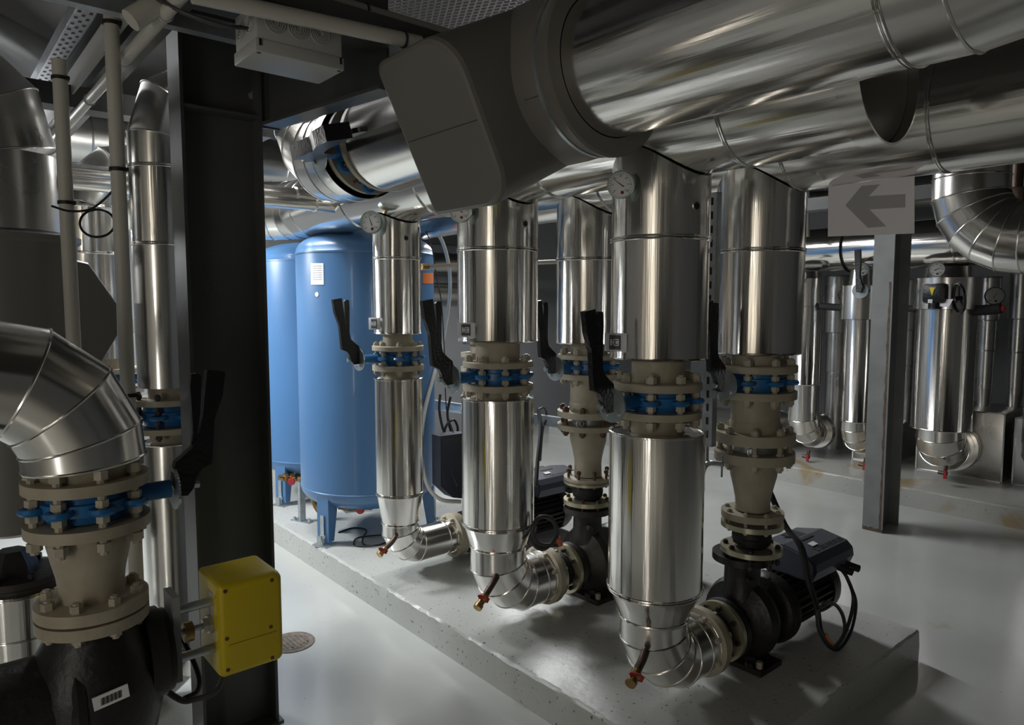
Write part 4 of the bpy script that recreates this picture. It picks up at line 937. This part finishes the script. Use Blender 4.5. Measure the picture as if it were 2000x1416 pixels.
# red drain cocks of the rear risers
for (x, y, Yd, lab) in ((1577, 892, 3.5, 'tiny red-handled drain cock under the left slim rear riser'), (1688, 908, 2.98, 'tiny red-handled drain cock beside the slim column foot'), (1845, 924, 2.24, 'tiny red-handled drain cock under the thick rear riser')):
    c = onx(x, y, 6.78); t = thing('drain_cock', c, lab, 'valve')
    MB().cyl(c + V(.03, 0, .06), c, .016, 8).build('outlet_tube', BRONZE, t); MB().cyl(c + V(0, .05, 0), c + V(0, -.02, 0), .018, 8).build('cock_body', BRONZE, t); MB().box(c + V(-.02, -.01, -.01), (.016, .022, .07)).build('handle', RED, t)

# large hanging elbow near the right edge
pt = onx(1897, 345, 4.0)
EX, EY, ER = pt.x, pt.y, .195
dd = EX * math.sin(YAW) + EY * math.cos(YAW); ER = 130 / 2 * dd / F
t = thing('insulated_pipe', (EX, EY, 1.6), 'hanging aluminium clad segmented elbow at the right, below the rear header', 'pipe')
zc = onx(1897, 372, EX).z
Re = .25
gores(t, [(EX, EY, 2.62), (EX, EY, zc + .06), ] + [tuple(p) for p in arc((EX, EY - Re, zc), (0, 1, 0), (0, 0, -1), Re, .12, PI / 2, 5)] + [(EX, EY - Re - .3, zc - Re)], [ER] * 9, seg=56)
# bare pipes and shelf stuff beyond, high at the right
for (x0, y0, x1, y1, X, r, m, lab) in ((1560, 395, 1850, 380, 8.2, .12, ALU2, 'dim clad pipe high behind the arrow sign'), (1560, 372, 1990, 360, 9.2, .16, STEEL, 'dark pipe high on the rear wall behind the arrow sign')):
    tag(MB().cyl(onx(x0, y0, X), onx(x1, y1, X), r, 24).build('overhead_pipe', m), lab, 'pipe')
t = tag(MB().cyl(onx(1575, 330, 6.6), onx(1575, 462, 6.6), .03, 12).build('drop_pipe', WHITEP), 'short pale drop pipe right behind the nearest rear riser', 'pipe')
c = onx(1984, 395, 4.6); t = thing('brass_valve', c, 'dark brass valve block at the right picture edge beside the hanging elbow', 'valve')
MB().box(c, (.08, .09, .16), bev=.01).build('valve_body', BRONZE, t); MB().cyl(c + V(0, 0, .08), c + V(0, 0, .3), .03, 12).build('pipe_stub', BRONZE, t); MB().cyl(c - V(0, 0, .08), c - V(0, 0, .14), .035, 8).build('union_nut', BRASS, t)

# ------------------------------------------------------------------ pipes beyond, back left
t = thing('overhead_pipe', (.4, 6.3, 2.8), 'long dull clad pipe running across the back wall high behind the column', 'pipe')
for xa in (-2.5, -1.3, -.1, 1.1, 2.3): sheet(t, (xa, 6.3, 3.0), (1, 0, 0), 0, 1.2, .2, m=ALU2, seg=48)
for xa in (-1.6, .3, 2.6): MB().cyl((xa, 6.3, 3.19), (xa, 6.3, 3.6), .012, 8).build('hanger_rod', GALV, t); MB().ring((xa, 6.3, 3.0), (1, 0, 0), .206, .006, 40, 6).build('hanger_band', GALV, t)
for (y0, y1, lab, x1) in ((374, 386, 'upper thin aluminium tube with blue sheen right of the column', 655), (388, 395, 'lower thin aluminium tube with blue sheen and capped end', 697)):
    a = ony(505, y0, 3.95); c = ony(x1, y1, 3.95); a = V(a.x - .9, 3.95, a.z); c.z = a.z
    t = thing('thin_pipe', a, lab, 'pipe'); sheet(t, a, (1, 0, 0), 0, (c - a).length * .82, .042, m=ALU, seg=28); sheet(t, a, (1, 0, 0), (c - a).length * .82, (c - a).length, .042, m=ALU, seg=28)
tag(MB().box((4.6, 7.4, 2.55), (3.0, .12, .12)).build('cable_tray', STEEL), 'dark tray along the back wall above the rear pipes', 'tray')
for (z, r, lab) in ((2.25, .13, 'upper dim clad pipe on the back wall between the risers'), (1.9, .11, 'lower dim clad pipe on the back wall between the risers')):
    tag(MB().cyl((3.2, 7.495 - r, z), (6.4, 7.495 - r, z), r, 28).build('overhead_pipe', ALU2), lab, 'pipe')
b = MB(); b.lathe([(0, .02), (.1, .2), (.2, .28), (.34, .3), (.5, .3)], (5.62, 6.9, 1.92), (0, -.2, 1), 36); tag(b.build('hanging_vessel', PVC), 'grey domed vessel bottom hanging by the back wall between two risers', 'vessel')

# ------------------------------------------------------------------ left background: riser with elbow, second riser
L1 = (.80, 3.35)
def lriser(X, Y, r, ztop, zb1, zf, zl, zl0, label1, label2, lx=None):
    pass
c = ony(322, 600, 3.30); X1, Y1 = c.x, c.y; r1 = .118
t = thing('insulated_riser', (X1, Y1, 1.3), 'slim aluminium riser left of the dark column, elbowing over at its top', 'pipe')
zA = ony(310, 755, Y1).z; zB = ony(310, 480, Y1).z; zC = ony(310, 328, Y1).z; 
MB().lathe([(zA, .06), (zA, r1), (zB, r1)], (X1, Y1, 0), seg=56).build('cladding_sheet', ALU, t)
sheet(t, (X1, Y1, 0), (0, 0, 1), zB, zC, r1, bead0=True, seg=56)
gores(t, [(X1, Y1, zC), (X1, Y1, zC + .12), (X1 + .045, Y1, zC + .27), (X1 + .19, Y1, zC + .36), (X1 + .44, Y1, zC + .37)], [r1] * 5)
zf = ony(318, 782, Y1).z; MB().lathe([(zf - .012, .15), (zf + .012, .15)], (X1, Y1, 0), seg=44).build('flange', BEIGE, t)
MB().lathe([(zf, .08), (zA, .08)], (X1, Y1, 0), seg=32).build('pipe_neck', BEIGE, t)
zg = ony(318, 836, Y1).z
bolts(t, (X1, Y1, (zf + zg) / 2), (0, 0, 1), .125, 8, zf - zg + .05, .013, CASTB)
butterfly((X1, Y1, (zf + zg) / 2), .115, zf - zg - .03, .22, 'dim blue butterfly valve on the slim riser left of the dark column', side=(1, 0, 0), lr=.125, handle=False)
X2 = X1 + .03
t = thing('insulated_riser', (X2, Y1, .1), 'slim aluminium lower riser left of the dark column with a low elbow', 'pipe')
MB().lathe([(zg - .012, .15), (zg + .012, .15)], (X1, Y1, 0), seg=44).build('flange', BEIGE, t)
zD = ony(330, 862, Y1).z; zE = ony(340, 1205, Y1).z
MB().lathe([(zD - .03, .08), (zg, .08)], (X1, Y1, 0), seg=32).build('pipe_neck', BEIGE, t)
MB().lathe([(zE, .118), (zD - .004, .118), (zD, .122), (zD + .003, .118), (zD - .006, .11)], (X1, Y1, 0), seg=56, c0=False).build('cladding_sheet', ALU, t)
gores(t, [(X1, Y1, zE), (X1, Y1, zE - .1), (X1 - .04, Y1, zE - .2), (X1 - .14, Y1, zE - .26), (X1 - .3, Y1, zE - .27)], [.118] * 5)
# thicker riser with elbow further back
c = ony(180, 520, 4.3); X3, Y3, r3 = c.x, 4.3, .137
t = thing('insulated_riser', (X3, Y3, 1.2), 'ribbed bright aluminium riser far left with a mitred elbow towards the right', 'pipe')
zA = ony(180, 700, Y3).z; zB = ony(180, 497, Y3).z; zC = ony(180, 405, Y3).z
MB().lathe([(zA, .08), (zA, r3), (zB, r3)], (X3, Y3, 0), seg=56).build('cladding_sheet', ALU, t)
sheet(t, (X3, Y3, 0), (0, 0, 1), zB, zC, r3, bead0=True, seg=56)
gores(t, [(X3, Y3, zC), (X3 + .03, Y3, zC + .10), (X3 + .12, Y3, zC + .19), (X3 + .25, Y3, zC + .22), (X3 + .8, Y3, zC + .22)], [r3] * 5)
for k, zz in enumerate((ony(225, 722, Y3).z, ony(225, 762, Y3).z)): MB().lathe([(zz - .012, .17), (zz + .012, .17)], (X3 + .05, Y3, 0), seg=40).build('flange', BEIGE, t)
zz = (ony(225, 722, Y3).z + ony(225, 762, Y3).z) / 2
MB().lathe([(zz - .15, .09), (zA, .09)], (X3 + .05, Y3, 0), seg=32).build('pipe_neck', BEIGE, t)
MB().lathe([(PZ * 0, .137), (zz - .17, .137)], (X3 + .05, Y3, 0), seg=48).build('cladding_sheet', ALU, t)
butterfly((X3 + .05, Y3, zz), .13, .09, .3, 'dim blue butterfly valve with a bright zinc plate behind the thin conduit', side=(1, 0, 0), lr=.14, handle=False)
# bright white items on the far wall side
tag(MB().box(ony(110, 417, 5.2), (.16, .02, .13)).build('wall_notice', LABELW), 'small bright white notice glimpsed behind the far left pipe', 'sign')
c = ony(259, 636, 4.3)
t = thing('label_plate', c - V(0, 0, .037), 'small bright label plate behind the thin conduit at far left', 'label')
MB().box(c, (.05, .008, .075)).build('plate', LABELW, t, smooth=0); MB().box(c + V(-.10, .01, 0), (.2, .01, .02)).build('bracket', GALV, t)

# far left dark pipe with grey plastic cover
c = ond(8, 380, 2.75); XL, YL, rL = c.x, c.y, .185
t = thing('insulated_pipe', (XL, YL, 1.9), 'dim aluminium pipe at the left picture edge bending over at its top', 'pipe')
zA = ony(8, 452, YL).z; zB = ony(8, 305, YL).z
MB().lathe([(zA, .1), (zA, rL), (zB, rL)], (XL, YL, 0), seg=56).build('cladding_sheet', ALU2, t)
gores(t, [(XL, YL, zB), (XL - .04, YL, zB + .17), (XL - .2, YL, zB + .32), (XL - .5, YL, zB + .36)], [rL] * 4, m=ALU2)
t = thing('valve_cover', (XL, YL, 1.2), 'dark grey plastic valve cover at the left edge behind the near elbow', 'cover')
zq = ony(8, 462, YL).z
MB().lathe([(zq - .14, .235), (zq - .03, .235), (zq - .02, .25), (zq, .25), (zq + .004, rL)], (XL, YL, 0), seg=56).build('collar', PVC, t)
pl = [ony(x, y, YL - .12) for x, y in ((-90, 520), (130, 520), (150, 508), (172, 513), (228, 592), (230, 655), (190, 722), (120, 800), (-90, 800))]
b = MB(); A = [p + V(0, .0, 0) for p in pl]; ctr = sum(pl, V(0, 0, 0)) / len(pl)
A2 = [ctr + (p - ctr) * .97 + V(0, -.02, 0) for p in pl]; B = [p + V(0, .36, 0) for p in pl]; k = len(pl)
b.add(A2 + A + B, [tuple(range(k))] + [(i, (i + 1) % k, k + (i + 1) % k, k + i) for i in range(k)] + [(k + i, k + (i + 1) % k, 2 * k + (i + 1) % k, 2 * k + i) for i in range(k)] + [tuple(range(2 * k, 3 * k))]); b.build('leg_cover', PVC, t, smooth=20)
MB().lathe([(zq - 1.16, .15), (zq - 1.12, .26), (zq - .62, .26), (zq - .6, .235), (zq - .14, .235)], (XL, YL, 0), seg=48).build('collar', PVC, t)
dial(ony(113, 362, YL - .02), (.98, -.15, 0), .06, 'edge-on dial thermometer on the dim pipe at the left edge', 1.0, stem=.05)

# ------------------------------------------------------------------ left foreground: near elbow, flange stack, mixing valve with yellow actuator
LX, LY = .345, 2.235
t = thing('insulated_pipe', (LX, LY, 1.25), 'near aluminium segmented elbow in the left foreground, lower left', 'pipe')
rE = .150; zE0 = 1.322
R = .235; ar = arc((LX - R, LY, zE0 + .0), (1, 0, 0), (0, 0, 1), R, 0, PI / 2, 3)
gores(t, [(LX, LY, zE0 - .005)] + [tuple(p) for p in arc((LX - R, LY, zE0 + .01), (1, 0, 0), (0, 0, 1), R, .22, PI / 2, 3)] + [(LX - .95, LY, zE0 + .01 + R)], [rE] * 6, seg=80)
zf1 = (1.247, 1.277); zf2 = (1.128, 1.158)
MB().lathe([(zf1[0], .09), (zf1[0], .154), (zf1[1], .154), (zf1[1], .09)], (LX, LY, 0), seg=64).build('flange', BEIGE, t)
MB().lathe([(zf1[1], .11), (zE0, .13)], (LX, LY, 0), seg=40).build('pipe_neck', BEIGE, t)
bolts(t, (LX, LY, (zf1[1] + zf2[0]) / 2), (0, 0, 1), .130, 8, .195, .019, NUT, ph=.1)
butterfly((LX, LY, (zf1[0] + zf2[1]) / 2), .118, .078, .225, 'blue butterfly valve with large black lever in the left foreground', side=(1, 0, 0), lr=.13, ph=.1, k=1.03, lt=.03)
t = thing('pipe_reducer', (LX, LY, .89), 'beige flanged reducer above the black valve in the left foreground', 'pipe')
MB().lathe([(zf2[0], .08), (zf2[0], .154), (zf2[1], .154), (zf2[1], .08)], (LX, LY, 0), seg=64).build('flange', BEIGE, t)
MB().lathe([(.93, .080), (.96, .081), (1.0, .085), (1.05, .096), (1.09, .104), (1.11, .106), (zf2[0], .106)], (LX, LY, 0), seg=56).build('reducer_cone', BEIGE, t)
MB().lathe([(.90, .06), (.90, .141), (.932, .141), (.934, .08)], (LX, LY, 0), seg=64).build('flange', BEIGE, t)
bolts(t, (LX, LY, .90), (0, 0, 1), .115, 8, .085, .0165, NUT, ph=.3)
t = thing('mixing_valve', (LX, LY, 0), 'black cast mixing valve with yellow square actuator, bottom left', 'valve')
MB().lathe([(.862, .06), (.862, .141), (.893, .141), (.893, .06)], (LX, LY, 0), seg=64).build('flange', BEIGE, t)
zv = .70
MB().lathe([(.46, .11), (.52, .15), (.60, .168), (.70, .172), (.78, .15), (.84, .115), (.86, .11)], (LX, LY, 0), seg=56).build('valve_body', CAST, t)
MB().lathe([(0, .17), (.02, .17), (.05, .125), (.30, .125), (.33, .19), (.37, .19)], (LX - .05, LY, zv - .03), (-1, 0, 0), 48).build('side_branch', CAST, t)
bolts(t, (LX - .39, LY, zv - .03), (1, 0, 0), .16, 8, .07, .016, CAST, ph=.3)
MB().lathe([(.10, .11), (.44, .11), (.47, .13)], (LX, LY, 0), seg=40).build('lower_branch', CAST, t)
MB().lathe([(.40, .155), (.44, .155)], (LX, LY, 0), seg=48).build('flange', CAST, t); MB().lathe([(.0, .10), (.10, .11)], (LX, LY, 0), seg=32).build('pedestal', CAST, t)
bolts(t, (LX, LY, .42), (0, 0, 1), .135, 8, .09, .016, CAST, ph=.6)
MB().lathe([(.12, .13), (.165, .13), (.17, .12), (.185, .12)], (LX, LY, zv + .02), (1, 0, 0), 40).build('bonnet', CAST, t)
za = zv + .055
b = MB(); b.box((LX + .205, LY, za - .0), (.02, .10, .26)); b.build('yoke_plate', STEEL2, t, smooth=0)
for dz in (.075, -.075): MB().cyl((LX + .2, LY - .01, za + dz), (LX + .455, LY - .01, za + dz), .014, 16).build('yoke_post', GALV, t)
b = MB(); b.cyl((LX + .2, LY, za), (LX + .46, LY, za), .009, 12); b.hexa((LX + .33, LY, za), (1, 0, 0), .03, .05); b.hexa((LX + .30, LY, za), (1, 0, 0), .022, .02); b.build('valve_stem', GALV, t)
MB().lathe([(.235, .03), (.26, .03)], (LX, LY, za - .005), (1, 0, 0), 16).build('packing_ring', BRASS, t)
b = MB(); b.box((LX + .465, LY, za), (.014, .11, .24)); 
ap = b.build('actuator_plate', STEEL2, t, smooth=0)
# actuator: yellow cover with rounded far end
x0 = LX + .475
b = MB(); XA0, XA1 = LX + .44, LX + .575
fr = [(ony(x, y, LY - .065)) for x, y in ((394, 1118), (420, 1112), (540, 1112), (546, 1240), (553, 1258), (552, 1285), (424, 1322), (413, 1290))]
yA = LY - .075; yB = LY + .12
aTL = ony(422, 1140, yA); aBR = ony(551, 1284, yA); aTR = ony(540, 1113, yA); aBL = ony(428, 1322, yA)
xl, xr_ = aTL.x + .006, aTR.x + .02; zt_, zb_ = (aTL.z + aTR.z) / 2 - .008, (aBR.z + aBL.z) / 2 - .012
prof = []
for (y, x_in) in ((yB, 0), (yA + .035, 0), (yA + .012, .004), (yA + .002, .014), (yA, .026)): pass
o = rrect(xl, xr_, zb_, zt_, (.02, .025, .012, .012), 5)
k = len(o); vs = []; layers = ((yB, .0), (yA + .03, 0), (yA + .012, .002), (yA + .003, .008), (yA, .018))
cxm, czm = (xl + xr_) / 2, (zb_ + zt_) / 2
for (yy, ins) in layers:
    for (x, z) in o: vs.append((x + (ins if x < cxm else -ins), yy, z + (ins if z < czm else -ins)))
fs = [tuple(range(k)), tuple(range(4 * k, 5 * k))]
for qn in range(4): fs += [(qn * k + i, qn * k + (i + 1) % k, (qn + 1) * k + (i + 1) % k, (qn + 1) * k + i) for i in range(k)]
ac = MB().add(vs, fs).build('actuator_cover', YELLOW, t, smooth=40); ac['label'] = 'yellow plastic actuator cover'
b = MB()
for (px, py) in ((433, 1157), (531, 1133), (439, 1249), (529, 1224), (444, 1309), (532, 1287)):
    p = ony(px, py, yA); p.x = min(max(p.x, xl + .02), xr_ - .02); p.z = min(max(p.z, zb_ + .02), zt_ - .02); b.lathe([(-.001, .006), (.0015, .006)], p, (0, -1, 0), 12)
b.build('cover_screws', RUST, ac)
MB().box((xl - .001, LY + .0, zt_ - .09), (.002, .035, .10)).build('type_sticker', PRINT, ac, smooth=0)
MB().box(((xl + xr_) / 2, yA - .0006, czm - .045), (xr_ - xl - .05, .0008, .0012)).build('cover_joint', RUST, ac, smooth=0)
# white nameplate on the valve body
p = ony(217, 1362, LY - .19); n = V(.25, -.97, 0).normalized(); u = V(0, 0, 1).cross(n)
M = Matrix(((-u.x, n.x, 0), (-u.y, n.y, 0), (0, 0, 1))) @ Matrix.Rotation(-.28, 3, 'Y') if False else Matrix(((u.x, n.x, 0), (u.y, n.y, 0), (0, 0, 1)))
p, nn = surf(LX, LY, .176, 217, 1362); u = V(0, 0, 1).cross(nn); M = Matrix(((u.x, nn.x, 0), (u.y, nn.y, 0), (0, 0, 1))) 
pl_ = MB().box(p, (.085, .004, .036), M=M @ Matrix.Rotation(-.12, 3, 'Y')).build('name_plate', LABELW, t, smooth=0)
b = MB()
for k in range(16): b.box(p + u * (-.024 + .0032 * k) + nn * .0024 + V(0, 0, .0004 * (k - 8)), (.0009 + .0009 * (k % 3), .001, .02), M=M)
b.build('bar_marks', INK, pl_, smooth=0)
cable('actuator_cable', [ony(310, 1316, LY - .02), ony(322, 1345, LY - .02), ony(355, 1368, LY - .03), ony(380, 1366, LY - .03), ony(420, 1352, LY - .04), ony(438, 1320, LY - .02)], .009, CABLE, 'dark cable looping below the yellow actuator')
cable('actuator_cable', [ony(266, 1220, LY + .12), ony(272, 1250, LY + .14), ony(283, 1240, LY + .16), ony(310, 1221, LY + .16), ony(345, 1235, LY + .15), ony(365, 1265, LY + .12), ony(388, 1320, LY + .06), ony(385, 1350, LY + .02), ony(360, 1364, LY)], .008, CABLEB, 'black cable looping behind the valve yoke at lower left')
# lower black flanged fitting and clad elbow behind the stack
c = ond(38, 1120, 2.75); BX, BY = c.x, c.y
t = thing('insulated_pipe', (BX, BY, 0), 'bright clad pipe stub with a black flange low behind the left foreground valve', 'pipe')
rB = .165; z1 = ony(38, 1140, BY).z; z2 = ony(60, 1215, BY).z; z3 = ony(60, 1262, BY).z
sheet(t, (BX, BY, 0), (0, 0, 1), z2, z1, rB, seg=56); sheet(t, (BX, BY, 0), (0, 0, 1), z3, z2, rB * .97, seg=56)
gores(t, [(BX, BY, z3), (BX + .01, BY, z3 - .08), (BX + .10, BY, z3 - .2), (BX + .2, BY, z3 - .21)], [rB * .96, rB * .9, rB * .8, rB * .8])
MB().lathe([(z1, .08), (z1, .155), (z1 + .02, .155), (z1 + .025, .16), (z1 + .05, .16), (z1 + .055, .08)], (BX, BY, 0), seg=48).build('flange', CASTB, t)
MB().lathe([(z1 + .05, .09), (z1 + .09, .08), (z1 + .14, .05)], (BX - .02, BY, 0), seg=6).build('valve_bonnet', CAST, t)
bolts(t, (BX, BY, z1 + .03), (0, 0, 1), .135, 8, .07, .014, CAST, ph=.2)

# thin conduits standing in the left foreground
def conduit(px0, px1, y0, y1, Y, r, label, straps, low=0):
    a = ony(px0, y0, Y); c = ony(px1, y1, Y); a.x = c.x = (a.x + c.x) / 2
    t = thing('conduit', V(a.x, Y, c.z - low), label, 'conduit'); MB().cyl(a, V(a.x, Y, c.z - low), r, 24).build('tube', WHITEP, t)
    for py in straps:
        z = ony(px1, py, Y).z
        b = MB(); b.lathe([(-.006, r + .001), (-.006, r + .004), (.006, r + .004), (.006, r + .001)], (a.x, Y, z), seg=20); b.box((a.x + .018, Y - .02, z), (.016, .014, .012)); b.build('cable_tie', RUBBER, t)
    return t, a.x
conduit(238, 245, -30, 1150, 2.62, .0225, 'nearer tall pale plastic conduit at far left, with black cable ties', (52, 333, 772))
conduit(121, 127, 118, 450, 3.0, .024, 'shorter pale plastic conduit at upper left beside the perforated tray', (155, 396), low=.75)
cable('thin_cable', [ony(100, 402, 2.9), ony(135, 412, 2.9), ony(175, 409, 2.9), ony(205, 388, 2.85), ony(226, 365, 2.8)], .004, CABLEB, 'thin black cable tied from the left dial towards the conduit')
cable('thin_cable', [ony(178, 412, 2.88)] + [ony(190 + 34 * math.cos(a), 436 + 27 * math.sin(a), 2.88 + .004 * a) for a in [(-1.6 + .55 * i) for i in range(24)]], .0042, CABLEB, 'coil of thin black cable hanging beside the conduit', n=4)

# ------------------------------------------------------------------ overhead left: tray, beams, conduits, junction box
def alongY(px0, py0, px1, py1, X): return onx(px0, py0, X), onx(px1, py1, X)
a = onz(158, 40, 2.95); c = onz(100, 135, 2.95)
t = thing('cable_tray', (a.x, a.y, 2.95), 'bright perforated cable tray high at the upper left', 'tray')
wT = .06; y0, y1 = 2.6, 4.8; xt = ony(130, 85, 3.3).x; zt = ony(130, 85, 3.3).z
b = MB(); b.box((xt, (y0 + y1) / 2, zt), (wT, y1 - y0, .003)); b.box((xt - wT / 2, (y0 + y1) / 2, zt + .025), (.003, y1 - y0, .05)); b.box((xt + wT / 2, (y0 + y1) / 2, zt + .025), (.003, y1 - y0, .05)); b.build('tray_sheet', TRAYM, t, smooth=0)
b = MB(); yy = y0 + .03; k = 0
while yy < y1:
    for dx in ((-.018, .018) if k % 2 == 0 else (0,)): b.box((xt + dx, yy, zt - .002), (.011, .018, .0015))
    yy += .035; k += 1
b.build('perforations', RUBBER, t, smooth=0)
# cross beam and channel
a = ony(0, 172, 3.6); 
tag(MB().box((a.x + .2, 3.6, a.z), (1.8, .12, .09)).build('steel_beam', STEEL), 'dark grey channel crossing under the tray at the upper left', 'beam')
p0, p1_ = onx(318, 38, .95), onx(93, 292, .95)
p0 = V(.90, 1.2, 2.78); p1_ = V(.90, 6.2, 2.78)
# pipe strapped along an overhead beam, running away from the camera
xq = ony(206, 160, 3.0)
t = thing('overhead_conduit', (xq.x, 1.6, xq.z), 'pale conduit running away along a dark beam at the upper left', 'conduit')
MB().cyl((xq.x, 1.6, xq.z), (xq.x, 6.6, xq.z), .019, 20).build('tube', WHITEP, t)
for yy in (2.2, 2.7, 3.3, 4.0, 4.8): MB().ring((xq.x, yy, xq.z), (0, 1, 0), .0205, .003, 20, 6).build('pipe_clip', GALV, t)
tag(MB().box((xq.x + .085, 4.0, xq.z + .22), (.10, 5.0, .22)).build('steel_beam', STEEL), 'dark grey steel beam beside the pale conduit at the upper left', 'beam')
tag(MB().box((xq.x - .02, 4.0, xq.z + .12), (.008, 5.0, .10)).build('steel_plate', BOXP), 'pale flat strip above the pale conduit at the upper left', 'plate')
# duct-like pipes at the very top left
tag(MB().cyl((-.9, 3.4, 3.15), (1.0, 5.6, 3.2), .16, 32).build('overhead_pipe', STEEL), 'dim dark grey pipe under the ceiling at the upper left corner', 'pipe')
tag(MB().box((-.2, 3.0, 3.0), (.5, .8, .5)).build('ceiling_block', CEILM), 'rough dark block under the ceiling at the far upper left', 'block')
# top left rail
a = onz(0, 2, 2.75); c = onz(330, 52, 2.75)
# white conduits across the top
def xline(px0, py0, px1, py1, Y): a = ony(px0, py0, Y); c = ony(px1, py1, Y); return a, c
a, c = xline(425, 0, 820, 84, 1.9); a2 = a - (c - a) * .1
t = thing('overhead_conduit', a, 'lower of two pale conduits crossing the top centre, with an open right end', 'conduit')
MB().cyl(a2, c, .0215, 20).build('tube', WHITEP, t)
p = a.lerp(c, .9); MB().ring(p, c - a, .023, .003, 18, 6).build('cable_tie', RUBBER, t)
a, c = xline(560, -22, 905, 78, 2.05)
t = thing('overhead_conduit', a, 'upper of two pale conduits crossing the top centre behind the first', 'conduit')
MB().cyl(a, c, .022, 20).build('tube', WHITEP, t); p = a.lerp(c, .4); MB().ring(p, c - a, .024, .003, 18, 6).build('cable_tie', RUBBER, t)
# junction box
JY = 1.95
c4 = [ony(x, y, JY) for x, y in ((502, 98), (672, 145), (502, 60), (672, 95))]
xj0 = ony(500, 100, JY).x; xj1 = ony(673, 130, JY).x; zj0 = ony(585, 118, JY).z; zj1 = zj0 + .10
depth = .17
t = thing('junction_box', ((xj0 + xj1) / 2, JY + depth / 2, zj0), 'grey plastic junction box with knockout rings hanging at the top left of centre', 'junction box')
MB().box(((xj0 + xj1) / 2, JY + depth / 2, zj0 + .085), (xj1 - xj0 - .008, depth - .008, .10), bev=.006).build('housing', BOXP, t)
ld = MB().box(((xj0 + xj1) / 2, JY + depth / 2, zj0 + .018), (xj1 - xj0, depth, .036), bev=.004).build('lid', BOXP, t)
b = MB()
for k in range(3): 
    p = V(xj0 + (xj1 - xj0) * (.22 + .25 * k), JY + .003, zj0 + .088)
    for rr in (.010, .016, .022, .028): b.ring(p, (0, 1, 0), rr, .0022, 28, 5)
for k in range(2):
    p = V(xj0 + .003, JY + .05 + .07 * k, zj0 + .088)
    for rr in (.010, .018, .026): b.ring(p, (1, 0, 0), rr, .0025, 24, 5)
b.build('knockout_rings', BOXP, t)
b = MB(); 
for (x, y) in ((xj0 + .012, JY + .012), (xj1 - .012, JY + .012)): b.cyl((x, y, zj0 - .001), (x, y, zj0 + .01), .006, 10); b.box((x, JY - .001, zj0 + .025), (.006, .003, .018))
b.build('lid_screws', RUBBER, ld)
tag(MB().box(((xj0 + xj1) / 2 + .1, JY + .12, zj1 + .075), (1.1, .2, .05)).build('cable_tray', STEEL), 'dark cable tray carrying the junction box at the top', 'tray')
for k in range(4):
    cable('grey_cable', [V(xj0 + .004, JY + .06 + .015 * k, zj0 + .075 + .006 * k), V(xj0 - .06, JY + .07 + .02 * k, zj0 + .07 + .006 * k), V(xj0 - .16, JY + .12 + .03 * k, zj0 + .10 + .012 * k), V(xj0 - .22, JY + .25 + .03 * k, zj0 + .19 + .012 * k), V(xj0 - .2, JY + .5, zj0 + .3)], .0045, CABLE,
          ['lowest', 'second', 'third', 'topmost'][k] + ' of four grey cables entering the left end of the junction box', n=6)
t = tag(MB().tube(bez([ony(255, 40, 2.2), ony(300, 12, 2.2), ony(330, -5, 2.2)], 6), .03, 16).build('overhead_conduit', WHITEP), 'short thick pale conduit piece at the top above the column', 'conduit')
tag(MB().box(ony(120, 0, 2.3) + V(0, 0, .02), (1.3, .04, .05), rz=0).build('cable_tray', GALV), 'narrow galvanised rail crossing the very top left corner', 'rail')
# expanded metal walkway panel overhead
zM = 3.1
t = thing('mesh_panel', (1.9, 3.0, zM), 'fine metal mesh panel overhead at the top centre', 'panel')
pA = onz(850, 0, zM); 
b = MB(); mx0, mx1, my0, my1 = 1.1, 2.6, 1.9, 3.6
n_ = 44
for k in range(-n_, n_):
    x = mx0 + (mx1 - mx0) * k / n_
    for sgn in (1, -1):
        x0_, x1_ = (x, x + 1.0 * (my1 - my0) * .55) if sgn == 1 else (x + (my1 - my0) * .55, x)
        ya, yb = my0, my1
        def clipx(xa, ya, xb, yb):
            if xa == xb: return None
            ts = sorted([max(0, min(1, (mx0 - xa) / (xb - xa))), max(0, min(1, (mx1 - xa) / (xb - xa)))])
            if ts[1] - ts[0] < .02: return None
            return (xa + (xb - xa) * ts[0], ya + (yb - ya) * ts[0], xa + (xb - xa) * ts[1], ya + (yb - ya) * ts[1])
        r_ = clipx(x0_, ya, x1_, yb)
        if r_ is None: continue
        pa_, pb_ = V(r_[0], r_[1], zM), V(r_[2], r_[3], zM); d_ = (pb_ - pa_).normalized(); s_ = d_.cross(V(0, 0, 1)) * .004
        b.add([pa_ + s_, pa_ - s_, pb_ - s_, pb_ + s_], [(0, 1, 2, 3)])
mo = b.build('mesh_strands', MESHM, t, smooth=0); mo['kind'] = 'stuff'
b = MB(); b.box(((mx0 + mx1) / 2, my0, zM), (mx1 - mx0, .03, .04)); b.box((mx0, (my0 + my1) / 2, zM), (.03, my1 - my0, .04)); b.build('panel_frame', STEEL, t)
# butterfly valve on the overhead pipe beyond the cover
butterfly((P1X, 2.818, P1Z), .165, .10, .285, 'butterfly valve with black lever pointing right, on the overhead pipe beyond the grey cover', side=(-.97, 0, -.24), up=(.0, -1, .0), axis=(0, 1, 0), lr=.178, k=1.2, lt=.045, lk=1.75)
